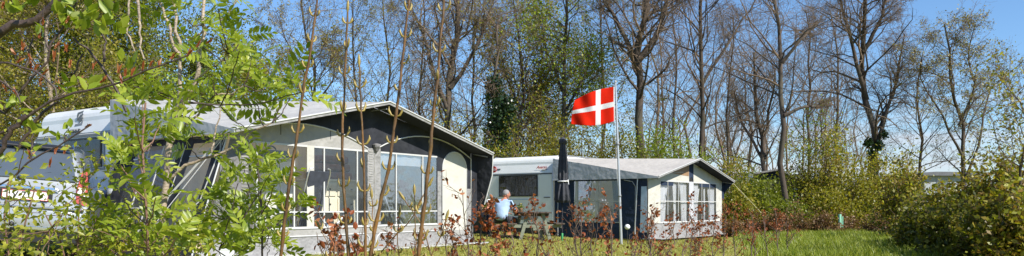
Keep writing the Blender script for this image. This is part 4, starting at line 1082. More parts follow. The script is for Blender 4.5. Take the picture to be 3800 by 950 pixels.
# ------------------------------------------------------------------ far things on the right
def far_things():
    c = P(2755, 700, 39); g0 = ground_z(c.x, c.y)
    r = empty('caravan', (c.x, c.y, g0), math.radians(20), 'white caravan half hidden by shrubs just right of the small awning', 'caravan')
    z1 = P(2755, 636, 39).z-g0; mb = MB()
    pts = [(-1.15, .4), (-1.15, z1-.25), (-1.0, z1), (2.8, z1-.03), (3.0, z1-.3), (3.0, .4)]
    mb.ext([(x, 0, z) for x, z in pts], (0, 2.2, 0)); mb.build('body', M['van_white'], r, .05)
    mb = MB(); mb.box(-.6, .25, .5, 1.3, z1, z1+.14); mb.build('roof_hatch', M['white'], r, .03)
    mb = MB(); mb.box(-.5, .7, -.02, -.002, z1-1.15, z1-.6); w = mb.build('window', M['car_glass'], r)
    mb = MB(); mb.box(-1.1, 2.9, -.012, -.002, z1-1.5, z1-1.42); mb.build('stripe', M['grey_plastic'], r)
    mb = MB(); mb.tube([(1.0, .05, .3), (1.0, .25, .3)], .3, 16); mb.build('wheel', M['rubber'], r)
    c = P(2890, 700, 36); g0 = ground_z(c.x, c.y); z1 = P(2890, 640, 36).z-g0
    r = empty('awning', (c.x, c.y, g0), math.radians(-25), 'dark awning with pale roof edge, half hidden behind the straight bare trunk', 'awning')
    mb = MB(); mb.ext([(-1.1, 0, 0), (-1.1, 0, z1-.1), (0, 0, z1+.08), (1.2, 0, z1-.5), (1.2, 0, 0)], (0, 2.5, 0)); mb.build('walls', M['dark_matte'], r)
    mb = MB(); mb.ext([(-1.15, -.1, z1-.09), (0, -.1, z1+.10), (1.3, -.1, z1-.50), (1.3, -.1, z1-.42), (0, -.1, z1+.18), (-1.15, -.1, z1-.01)], (0, 2.7, 0)); mb.build('roof', M['roof_fabric2'], r)
    mb = MB(); mb.box(.65, 1.1, -.02, -.004, .7, z1-.75); mb.build('window', M['blue_curtain'], r)
    c = P(3535, 700, 44); g0 = ground_z(c.x, c.y); z1 = P(3500, 638, 44).z-g0
    r = empty('cabin', (c.x, c.y, g0), math.radians(8), 'low grey building with dark flat roof showing above the hedge at right', 'building')
    mb = MB(); mb.box(-1.7, 1.7, 0, 3, 0, z1-.2); mb.build('wall', M['house_wall'], r)
    mb = MB(); mb.ext([(-2.0, -.3, z1-.22), (2.0, -.3, z1-.22), (2.0, -.3, z1-.02), (-1.2, -.3, z1), (-2.0, -.3, z1-.1)], (0, 3.6, 0)); mb.build('roof', M['slate'], r)
    mb = MB(); mb.box(-1.0, -.3, -.02, -.003, z1-.95, z1-.45); mb.build('window', M['car_glass'], r)
    # tree guard
    c = P(3118, 820, 26.9); g0 = ground_z(c.x, c.y)
    mb = MB(); n = 16; zt = P(3110, 795, 26.9).z-g0; rr_ = .055
    mb.tube([(0, 0, .0), (-.02, 0, zt)], rr_, n, caps=False); mb.tube([(-.02, 0, zt), (0, 0, 0)], rr_-.006, n, caps=False)
    mb.bar((.085, 0, -.05), (.085, 0, zt*.9), .025)
    o = mb.build('tree_guard', M['mint']); o.location = (c.x, c.y, g0); tag(o, 'mint green plastic tree guard in front of the brown beech hedge', 'tree guard')
far_things()
# ------------------------------------------------------------------ the wood behind the pitches
def T_(name, seed, D, pp, w, label, fork=None, **k):
    """tree at distance D whose trunk passes the photo points pp; w = trunk width in photo pixels"""
    r0 = w/2*D/F; main = ptrunk(D, *pp); stems = [(main, r0, r0*.3)]
    for f in (fork or []):
        q = [P(x, y, D) for x, y in f]; rr = random.Random(seed); mr = [Vector(m_) for m_ in resample(main, 60)]; q[0] = min(mr, key=lambda m_: (m_.xz-q[0].xz).length)
        if (q[1]-q[0]).length < .1: q.pop(1)
        for i, p in enumerate(q[1:]): p.y += rr.uniform(-1, 1)*(i+1)*.6
        stems.append((q, r0*.55, r0*.10))
    return tree(name, seed, stems, label, **k)
G1 = 'trees of the wood behind the campsite'
bare = dict(leafn=0, twig='twig')
bud = dict(leafn=5000, leafs=.055, lmat='L_bud')
# big named trees, left to right
T_('oak_tree', 11, 37, [(1655, 590), (1662, 400), (1690, 200), (1700, 0), (1705, -250)], 30, 'tall dark-branched tree with buds rising behind the right slope of the big awning roof',
   fork=[[(1662, 400), (1610, 250), (1560, 100), (1480, -60)], [(1668, 330), (1760, 200), (1810, 60), (1850, -100)]], limbs=20, sub=8, twigs=6, fine=3, t0=.25, **{**bud, 'leafn': 9000}, group=G1, limb_len=5)
T_('oak_tree', 12, 36, [(2378, 640), (2375, 300), (2372, 190), (2385, 60), (2400, -200)], 38, 'thickest bare trunk of the wood, forking above and right of the flag',
   fork=[[(2374, 250), (2310, 110), (2250, 0), (2190, -160)], [(2374, 220), (2450, 100), (2480, 0), (2500, -200)]], limbs=22, sub=9, twigs=6, fine=3, t0=.42, group=G1, limb_len=7, spread=(40, 75), **bare)
T_('oak_tree', 13, 37, [(2604, 650), (2602, 400), (2600, 250), (2590, 0), (2580, -250)], 22, 'tall slim bare tree behind the ridge of the small awning',
   fork=[[(2602, 330), (2690, 170), (2790, 30), (2850, -80)]], limbs=20, sub=8, twigs=6, fine=3, t0=.3, group=G1, limb_len=7, **bare)
T_('oak_tree', 14, 29, [(2918, 770), (2900, 560), (2893, 300), (2895, 120), (2900, -160)], 24, 'straight bare trunk standing in front of the shrubs right of the small awning',
   fork=[[(2892, 240), (2960, 150), (3060, 70)], [(2896, 430), (2970, 400), (3080, 395)]], limbs=16, sub=8, twigs=6, fine=3, t0=.38, group=G1, limb_len=4.5, **bare)
T_('oak_tree', 15, 40, [(2842, 700), (2830, 560), (2800, 380), (2790, 200)], 22, 'small low-forking bare tree between the small awning and the straight trunk',
   fork=[[(2832, 580), (2860, 430), (2850, 300), (2880, 200)], [(2830, 600), (2760, 450), (2700, 350)]], limbs=14, sub=8, twigs=6, fine=3, t0=.3, group=G1, limb_len=4, **bare)
T_('oak_tree', 16, 35, [(3240, 720), (3240, 500), (3222, 300), (3205, 120), (3210, -120)], 30, 'large bare tree with wide arching branches left of the open sky',
   fork=[[(3240, 560), (3290, 400), (3330, 260), (3345, 130)], [(3230, 360), (3160, 200), (3120, 0), (3090, -150)], [(3210, 190), (3270, 60), (3300, -80)]], limbs=20, sub=8, twigs=6, fine=3, t0=.3, group=G1, limb_len=4.5, **bare)
T_('birch_tree', 17, 37, [(3412, 640), (3408, 450), (3405, 330), (3412, 215)], 13, 'small thin bare tree between the wide bare tree and the rounded budding tree at right', limbs=22, sub=7, twigs=6, fine=3, t0=.25, group=G1, limb_len=2.2, **bare)
T_('maple_tree', 18, 34, [(3578, 640), (3560, 480), (3530, 330), (3500, 180), (3470, 110)], 18, 'rounded budding tree with pale yellow leaf tips against the open sky at right',
   fork=[[(3560, 470), (3600, 330), (3610, 210), (3590, 100)], [(3600, 660), (3625, 480), (3680, 330), (3760, 240)], [(3540, 600), (3480, 430), (3430, 300), (3400, 190)]], limbs=14, sub=8, twigs=6, fine=3, t0=.25, leafn=8000, leafs=.075, lmat='L_bud', group=G1, limb_len=3, lf=.4)
T_('maple_tree', 19, 38, [(2095, 640), (2088, 400), (2095, 200), (2098, 0), (2100, -200)], 20, 'leafy yellow-green tree with dark trunk directly behind the parasol',
   fork=[[(2092, 420), (2160, 300), (2230, 150)], [(2090, 330), (2030, 180), (2000, 30)]], limbs=26, sub=7, twigs=4, fine=2, t0=.12, leafn=9500, leafs=.11, ljit=.4, lmat='L_lime', group=G1, limb_len=3.3, spread=(40, 75))
T_('poplar_tree', 20, 39, [(1912, 640), (1925, 450), (1945, 330), (1930, 150), (1900, -60)], 14, 'pale green lacy tree rising behind the white caravan with the red badge',
   fork=[[(1922, 500), (1990, 380), (2040, 260)], [(1925, 420), (1870, 250), (1830, 80)]], limbs=26, sub=7, twigs=5, fine=2, t0=.12, leafn=9500, leafs=.11, ljit=.3, lmat='L_yellow', group=G1, limb_len=4)
T_('ivy_clad_tree', 21, 35, [(1850, 640), (1845, 480), (1840, 320), (1845, 180), (1850, 40)], 18, 'dark ivy-covered tree left of the white caravan with the red badge', limbs=30, sub=7, twigs=5, fine=0, t0=.22, leafn=0, group=G1, limb_len=1.8, spread=(50, 85), lf=.14)
rng = np.random.default_rng(99)
def ivy(D, pts, n, label, lm='L_ivy'):
    """ivy leaves around a stem: list of (px,py,radius px)"""
    pos = []
    for (x, y, rr) in pts:
        c = P(x, y, D); k = int(n*rr*rr/sum(q[2]**2 for q in pts)); R_ = rr*D/F
        q = rng.normal(size=(k, 3)); q = q/np.linalg.norm(q, axis=1, keepdims=True)*(rng.random((k, 1))**.45)*R_*np.array([1, 1, 1.25]); pos.append(q+np.array(tuple(c)))
    pos = np.concatenate(pos); b = P(pts[0][0], pts[0][1], D); r = empty('ivy', (b.x, b.y, ground_z(b.x, b.y)), 0, label, 'ivy')
    V, Fq = leaves(rng, pos-np.array((b.x, b.y, ground_z(b.x, b.y))), .10, .8, .6); mesh_np('foliage', V, Fq, M[lm], r)
    mb = MB(); mb.tube([(0, -.05, 0), (.05, -.1, 1.2), (-.05, -.1, 2.6)], .03, 6); mb.build('stem', M['bark'], r)
ivy(35, [(1850, 620, 50), (1845, 540, 55), (1870, 460, 55), (1830, 470, 40), (1840, 380, 50), (1835, 320, 38), (1880, 400, 40), (1830, 600, 45)], 9000, 'dark glossy ivy wrapped round the tree left of the white caravan with the red badge')
ivy(34.6, [(3245, 710, 30), (3242, 660, 24), (3240, 615, 22), (3238, 570, 18), (3262, 540, 16), (3280, 500, 14), (3205, 700, 26), (3222, 530, 14), (3285, 690, 22)], 4200, 'dark ivy round the foot of the wide bare tree at right')
# fine young trees
T_('birch_tree', 22, 37, [(1182, 460), (1168, 330), (1160, 200), (1140, 60), (1130, -80)], 14, 'thin budding tree above the left part of the big awning roof', fork=[[(1180, 430), (1140, 300), (1090, 190), (1060, 60)], [(1172, 400), (1230, 280), (1250, 140)]], limbs=20, sub=7, twigs=6, fine=3, t0=.2, leafn=6500, leafs=.07, lmat='L_bud', group=G1, limb_len=3)
T_('birch_tree', 23, 36, [(1318, 460), (1318, 300), (1312, 150), (1305, -60)], 12, 'thin tree with sparse new leaves behind the middle of the big awning roof', limbs=24, sub=7, twigs=6, fine=3, t0=.2, leafn=6500, leafs=.07, lmat='L_olive', group=G1, limb_len=3)
T_('birch_tree', 24, 42, [(1440, 460), (1445, 300), (1430, 150), (1425, -40)], 12, 'slender bare tree just behind the peak of the big awning', limbs=24, sub=7, twigs=6, fine=2, t0=.2, leafn=2500, leafs=.06, lmat='L_bud', group=G1, limb_len=3.5)
T_('birch_tree', 25, 43, [(2240, 640), (2236, 400), (2225, 150), (2230, -60)], 13, 'slender tree with sparse leaves seen above the flag', limbs=24, sub=7, twigs=6, fine=3, t0=.2, leafn=9000, leafs=.08, lmat='L_olive', group=G1, limb_len=3.5)
T_('birch_tree', 26, 44, [(2500, 640), (2495, 400), (2510, 150), (2500, -60)], 12, 'slender bare tree between the thickest trunk and the slim tree behind the small awning', limbs=26, sub=7, twigs=6, fine=2, t0=.2, group=G1, limb_len=4, **bare)
T_('birch_tree', 27, 43, [(2710, 660), (2705, 450), (2720, 250), (2715, 60)], 11, 'slender bare tree above the right end of the small awning', limbs=24, sub=7, twigs=6, fine=2, t0=.2, group=G1, limb_len=3.5, **bare)
T_('birch_tree', 28, 41, [(3010, 720), (3000, 450), (3010, 250), (2985, 40)], 13, 'slender bare tree just right of the straight trunk', limbs=24, sub=7, twigs=6, fine=2, t0=.2, group=G1, limb_len=3.5, **bare)
T_('birch_tree', 29, 33, [(3130, 850), (3112, 700), (3070, 560), (3060, 420)], 12, 'young leaning tree with first green leaves above the mint tree guard', fork=[[(3128, 830), (3095, 760), (3030, 680)]], limbs=16, sub=6, twigs=5, fine=2, t0=.3, leafn=2600, leafs=.09, lmat='L_lime', group=G1, limb_len=2.2)
T_('birch_tree', 30, 45, [(3120, 700), (3100, 400), (3110, 200), (3095, 30)], 13, 'slender bare tree half behind the left side of the wide bare tree', limbs=24, sub=7, twigs=6, fine=2, t0=.2, group=G1, limb_len=3.5, **bare)
T_('birch_tree', 31, 44, [(1760, 560), (1755, 350), (1770, 150), (1760, -50)], 12, 'slender budding tree between the dark-branched tree and the ivy-covered tree', limbs=24, sub=7, twigs=6, fine=2, t0=.2, leafn=5000, leafs=.07, lmat='L_bud', group=G1, limb_len=3.5)
T_('rowan_tree', 32, 14, [(3782, 800), (3778, 600), (3785, 420), (3770, 320)], 14, 'dark bronze-leaved young tree at the right edge of the view', limbs=12, sub=6, twigs=5, fine=2, t0=.2, leafn=1700, leafs=.055, lmat='L_yellow', group=G1, limb_len=1.3, lf=.38)
T_('birch_tree', 33, 42, [(2000, 640), (1998, 400), (2010, 200), (1990, 0)], 11, 'slender leafy tree between the lacy pale tree and the tree behind the parasol', limbs=22, sub=7, twigs=6, fine=3, t0=.2, leafn=7000, leafs=.11, ljit=.25, lmat='L_yellow', group=G1, limb_len=3.5)
T_('birch_tree', 34, 40, [(1560, 560), (1556, 350), (1575, 150), (1570, -50)], 12, 'slender budding tree left of the dark-branched tree behind the big awning', limbs=24, sub=7, twigs=6, fine=3, t0=.2, leafn=4000, leafs=.065, lmat='L_bud', group=G1, limb_len=3.2)

# leafy green trees at the left, above the caravan and the car
LG = dict(group='leafy green trees above the caravan and car', lmat='L_green')
def LT(seed, D, pp, w, label, lm, n, ls=.10, **k):
    T_('leafy_tree', seed, D, pp, w, label, limbs=24, sub=8, twigs=6, fine=2, t0=.12, leafn=n, leafs=ls, lmat=lm, group=LG['group'], limb_len=4, spread=(45, 85), lf=.42, clump=4, ljit=.16, **k)
LT(40, 22, [(213, 640), (218, 400), (212, 250), (200, 0), (205, -160)], 22, 'leafy tree with reddish trunk directly above the caravan emblem', 'L_olive', 16000, .075, bark='rowan_bark')
LT(41, 25, [(95, 640), (98, 300), (92, -100)], 18, 'leafy tree above the roof of the silver car', 'L_olive', 20000)
LT(42, 26, [(380, 500), (372, 250), (370, -80)], 14, 'bright green leafy tree behind the front end of the big awning roof', 'L_green', 22000, .09)
LT(43, 27, [(530, 500), (535, 280), (520, 0), (515, -100)], 15, 'mid-green leafy tree behind the forked rowan trunk', 'L_green', 22000, .09)
LT(44, 29, [(700, 470), (690, 360), (700, 230)], 14, 'low green tree behind the left slope of the big awning roof', 'L_green', 16000, .09)
LT(45, 31, [(10, 640), (5, 300), (0, -100)], 16, 'yellow-green leafy tree at the left edge of the view', 'L_olive', 20000)
LT(46, 32, [(840, 450), (838, 330), (850, 220)], 13, 'olive leafy tree above the left third of the big awning roof', 'L_olive', 14000, .09)
LT(47, 34, [(980, 450), (985, 330), (975, 200)], 12, 'thinly leaved olive tree with blue sky round its top behind the big awning', 'L_olive', 11000, .09)
LT(48, 33, [(290, 480), (300, 200), (310, -60)], 14, 'dark green tree further back between the emblem and the forked rowan', 'L_green', 18000, .10)

# far wood: reads as one mass of thin trunks, twigs and some new leaves
def far_wood():
    rg = np.random.default_rng(7); K = 7
    px = np.r_[rg.uniform(-60, 3100, 88), rg.uniform(3050, 3420, 7)]; Dd = rg.uniform(48, 66, len(px)); n = len(px)
    SP = np.zeros((n, K, 3)); b = np.zeros((n, 3))
    hmax = np.interp(px, [-60, 950, 1300, 2300, 2700, 3000, 3300, 3500], [11, 8, 10, 15, 13, 11.5, 8, 5]); h = hmax*rg.uniform(.65, 1, n)
    for k in range(K): SP[:, k, 0] = (px-HX)/F*Dd+rg.normal(size=n)*.25*k/3; SP[:, k, 1] = Dd; SP[:, k, 2] = .2+h*k/(K-1)
    SR = np.outer(.010*h, np.linspace(1, .2, K))
    L1, R1 = spawn(rg, SP, SR, 12, (.25, 1), (25, 55), .35, 5, .15, .15, .5, .3, .5, .012, 4)
    L2, R2 = spawn(rg, L1, R1, 7, (.15, 1), (20, 55), .5, 4, .2, .1, .6, .4, .5, .008, 2)
    L3, R3 = spawn(rg, L2, R2, 3, (.15, 1), (20, 55), .6, 3, .2, .1, .6, .5, .3, .006, 1.2)
    V, Fq = merge([tubes(SP, SR, 5), tubes(L1, R1, 3), tubes(L2, R2, 3), tubes(L3, R3, 3)])
    root = empty('far_wood', (0, 56, .2), 0, 'distant wood of thin grey-brown trunks and twigs with scattered new leaves behind everything', 'wood'); root['kind'] = 'stuff'
    V[:, 1] -= 56; V[:, 2] -= .2; mesh_np('trunks', V, Fq, M['twig'], root, True)
    pos = along(rg, L3, 130000, 0, .2); pxx = pos[:, 0]/pos[:, 1]*F+HX; zz = pos[:, 2]
    lim = np.interp(pxx, [0, 900, 1500, 2300, 2500, 3000], [12, 9, 7.5, 10, 6.5, 4.8])
    keep = (zz < lim*rg.uniform(.5, 1, len(zz))) ; pos = pos[keep]-np.array([0, 56, .2])
    V, Fq = leaves(rg, pos, .14, .6, .5); mesh_np('foliage', V, Fq, M['L_olive'], root)
far_wood()

# undergrowth: shrubs standing between the pitches and the trunks
GU = 'shrubs of the undergrowth at the edge of the wood'
def B_(seed, px, D, top, halfw, lm, label, n=3600, ls=.085, base=None, name='shrub', group=GU, **k):
    x = (px-HX)/F*D; z = ground_z(x, D); h = CAMZ+(HY-top)/F*D-z
    return bush(name, seed, (x, D, z), h, halfw*D/F, label, group=group, leafn=n, leafs=ls, lmat=lm, **k)
US = [(960, 35, 400, 110, 'L_olive', 'olive shrub peeping over the left part of the big awning roof'),
 (1120, 34, 370, 100, 'L_olive', 'olive-green shrub behind the big awning roof left of its thin budding tree'),
 (1270, 35, 360, 95, 'L_yellow', 'yellowish shrub behind the big awning roof left of its peak'),
 (1400, 34, 380, 80, 'L_olive', 'low olive shrub right behind the peak of the big awning'),
 (1590, 33, 430, 80, 'L_yellow', 'yellow-green shrub over the right slope of the big awning roof'),
 (1690, 32, 470, 85, 'L_yellow', 'rust-tinged shrub above the right eave of the big awning'),
 (1770, 33, 500, 60, 'L_green', 'green shrub in the gap between big awning and white caravan'),
 (1960, 34, 470, 80, 'L_olive', 'olive shrub above the roof of the white caravan with the red badge'),
 (2040, 36, 430, 80, 'L_olive', 'tall olive shrub left of the closed parasol'),
 (2160, 34, 450, 90, 'L_olive', 'olive-green shrub right of the closed parasol below the flag'),
 (2270, 35, 480, 80, 'L_olive', 'olive shrub behind the flagpole'),
 (2340, 37, 440, 70, 'L_yellow', 'yellow-green shrub left of the thickest trunk'),
 (2540, 33, 455, 95, 'L_lime', 'brightest lime green bush right of the thickest trunk, above the small awning'),
 (2450, 34, 500, 70, 'L_lime', 'lower lime green bush at the foot of the thickest trunk'),
 (2660, 37, 540, 70, 'L_yellow', 'yellowish shrub above the ridge of the small awning'),
 (2770, 33, 640, 60, 'L_green', 'green shrub in front of the half-hidden white caravan'),
 (2740, 29, 700, 70, 'L_olive', 'dark olive shrub against the right end of the small awning'),
 (2840, 31, 620, 70, 'L_green', 'green shrub left of the straight bare trunk'),
 (2980, 33, 520, 70, 'L_olive', 'tall olive shrub right of the straight bare trunk'),
 (3060, 32, 500, 60, 'L_yellow', 'tall fresh green shrub behind the young leaning tree'),
 (3060, 29, 690, 80, 'L_olive', 'low olive shrub above the brown beech hedge left of the mint tree guard'),
 (3170, 30, 640, 80, 'L_olive', 'olive shrub above the brown beech hedge right of the mint tree guard'),
 (3290, 31, 590, 70, 'L_yellow', 'yellow-green shrub right of the foot of the wide bare tree'),
 (2930, 28, 730, 60, 'L_green', 'low green shrub behind the brown hedge beside the straight trunk')]
for i, (px, D, top, hw, lm, lab) in enumerate(US): B_(200+i, px, D, top, hw, lm, lab, n=7000, ls=.10, name='shrub', clump=3, ljit=.14, sub=8)

# copper beech undergrowth hedge
for i, (px, D, top, hw, lab) in enumerate([(2735, 26, 800, 60, 'brown beech bush at the right foot of the small awning'), (2800, 26.5, 780, 60, 'brown beech bush below the half-hidden white caravan'), (2880, 26, 775, 60, 'brown beech bush in front of the straight bare trunk'),
        (2960, 26.5, 765, 65, 'brown beech bush just right of the straight bare trunk'), (3040, 27, 775, 60, 'brown beech bush left of the mint tree guard'), (3150, 28, 785, 60, 'brown beech bush right of the mint tree guard'), (3225, 27, 790, 60, 'brown beech bush below the ivy of the wide bare tree'), (3112, 26.4, 836, 40, 'lowest brown beech bush, hiding the foot of the mint tree guard'), (3300, 26, 800, 50, 'brown beech bush where the brown hedge meets the green hedge')]):
    B_(300+i, px, D, top, hw, 'L_brown', lab, n=1700, ls=.07, name='beech_bush', group='brown beech bushes along the far edge of the grass', twig='twig_red', n_=None) if False else B_(300+i, px, D, top, hw, 'L_brown', lab, n=1700, ls=.07, name='beech_bush', group='brown beech bushes along the far edge of the grass', twig='twig_red')

# hedge on the right, nearer
GH = 'shrubs of the tall mixed hedge at right'
HS = [(3370, 21, 640, 95, 'L_bronze', 'left end shrub of the tall hedge at right, dark below and yellow-green above'), (3450, 18, 655, 110, 'L_olive', 'fresh green shrub near the left of the tall hedge, below the low grey building'),
 (3560, 17, 640, 120, 'L_bronze', 'yellow and bronze shrub in the middle of the tall hedge, below the rounded budding tree'), (3660, 15.5, 600, 130, 'L_bronze', 'bronze-tipped shrub of the tall hedge right of the low grey building'),
 (3770, 15, 560, 140, 'L_bronze', 'tallest bronze-tipped shrub of the hedge at the right edge'), (3500, 14.2, 790, 120, 'L_hedge', 'low dark shrub at the foot of the hedge where the grass ends'), (3640, 13.3, 770, 130, 'L_hedge', 'low olive shrub at the foot of the hedge near the bottom right'), (3780, 12.6, 740, 130, 'L_bronze', 'low bronze shrub in the bottom right corner'),
 (3400, 16.5, 780, 80, 'L_hedge', 'dark low shrub at the left foot of the tall hedge')]
for i, (px, D, top, hw, lm, lab) in enumerate(HS):
    B_(400+i, px, D, top, hw, lm, lab, n=6500, ls=.085, name='hedge_shrub', group=GH, twigs=6, sub=9, ljit=.06, clump=2)

# ------------------------------------------------------------------ foreground plants
def finish(name, label, cat, base, parts, group=None):
    r = empty(name, base, 0, label, cat, group); off = np.array(tuple(base))
    for pn, V, Fq, mat, sm in parts: mesh_np(pn, V-off, Fq, M[mat], r, sm)
    return r

def wood(lst, s=8):
    """tubes through given world polylines [(pts, r0, r1)]"""
    return merge([tubes(wig(resample(p, 12), r0)[None], np.linspace(r0, r1, 12)[None], s) for p, r0, r1 in lst])
wr = np.random.default_rng(4)
def wig(q, r): q = q.copy(); q[1:-1] += wr.normal(size=(len(q)-2, 3))*min(.006, r*.5); return q

def leaflet(L, W, curl=.15):
    """folded pointed leaflet along +x, 8 verts"""
    V = np.array([[0, 0, 0], [.3*L, .42*W, .10*W], [.65*L, .40*W, .05*W-curl*L*.2], [L, 0, -curl*L*.5], [.65*L, -.40*W, .05*W-curl*L*.2], [.3*L, -.42*W, .10*W], [.33*L, 0, -.06*W], [.68*L, 0, -.06*W-curl*L*.2]])
    Fq = [(0, 6, 1), (1, 6, 7, 2), (2, 7, 3), (0, 5, 6), (5, 4, 7, 6), (4, 3, 7)]
    return V, Fq

def compound(rg, L, pairs=6, ll=.05, droop=.5, w=.40):
    """rowan leaf: curved stalk along +x with leaflet pairs and an end leaflet. returns V, quads, tris"""
    Vs, Q, Tn, n = [], [], [], 0
    def add(V, Fs):
        nonlocal n
        Vs.append(V)
        for f in Fs: (Q if len(f) == 4 else Tn).append([i+n for i in f])
        n += len(V)
    ts = np.linspace(0, 1, 7); px_ = L*ts; pz = L*(.25*ts-droop*ts**2)
    rach = np.stack([px_, np.zeros(7), pz], 1); v, f = tubes(rach[None], np.linspace(.0012, .0006, 7)[None], 3); add(v, f.tolist())
    for k in range(pairs+1):
        t = .28+.72*k/pairs if k < pairs else 1
        c = np.array([L*t, 0, L*(.25*t-droop*t*t)]); sl = math.atan(.25-2*droop*t)
        l = ll*(.75+.35*math.sin(PI*min(1, .25+.6*t)))*rg.uniform(.88, 1.1)
        for sd in ((1, -1) if k < pairs else (0,)):
            V, Fs = leaflet(l, l*w, rg.uniform(.1, .5)); a = sd*math.radians(rg.uniform(48, 62)); lift = rg.uniform(.0, .45)
            R = np.array((Matrix.Rotation(-sl, 3, 'Y') @ Matrix.Rotation(a, 3, 'Z') @ Matrix.Rotation(sd*rg.uniform(-.3, .3), 3, 'X') @ Matrix.Rotation(-lift, 3, 'Y')))
            add(V@R.T+c, Fs)
    return np.concatenate(Vs), np.array(Q), np.array(Tn)

rgc = np.random.default_rng(21)
CP = [compound(rgc, rgc.uniform(.09, .135), rgc.integers(4, 7), rgc.uniform(.034, .044), rgc.uniform(.2, .75)) for _ in range(14)]
def rowan_leaves(rg, clusters):
    """clusters: (centre Vector, count, size factor)"""
    V, Q, Tn, n = [], [], [], 0
    for c, cnt, sf in clusters:
        for i in range(cnt):
            v, q, t = CP[rg.integers(0, len(CP))]; az = 2*PI*(i/cnt)+rg.uniform(-.4, .4); el = rg.uniform(-.25, 1.15)
            R = Matrix.Rotation(az, 3, 'Z') @ Matrix.Rotation(-el, 3, 'Y') @ Matrix.Rotation(rg.uniform(-1.35, 1.35), 3, 'X')
            v2 = (v*sf*rg.uniform(.75, 1.15))@np.array(R).T+np.array(tuple(c))+rg.normal(size=3)*.012
            V.append(v2); Q.append(q+n); Tn.append(t+n); n += len(v2)
    return np.concatenate(V), [np.concatenate(Q), np.concatenate(Tn)]
def PP(D, *pp): return [P(x, y, D) if len(q) == 2 else P(x, y, q[2]) for q in pp for (x, y) in [q[:2]]]

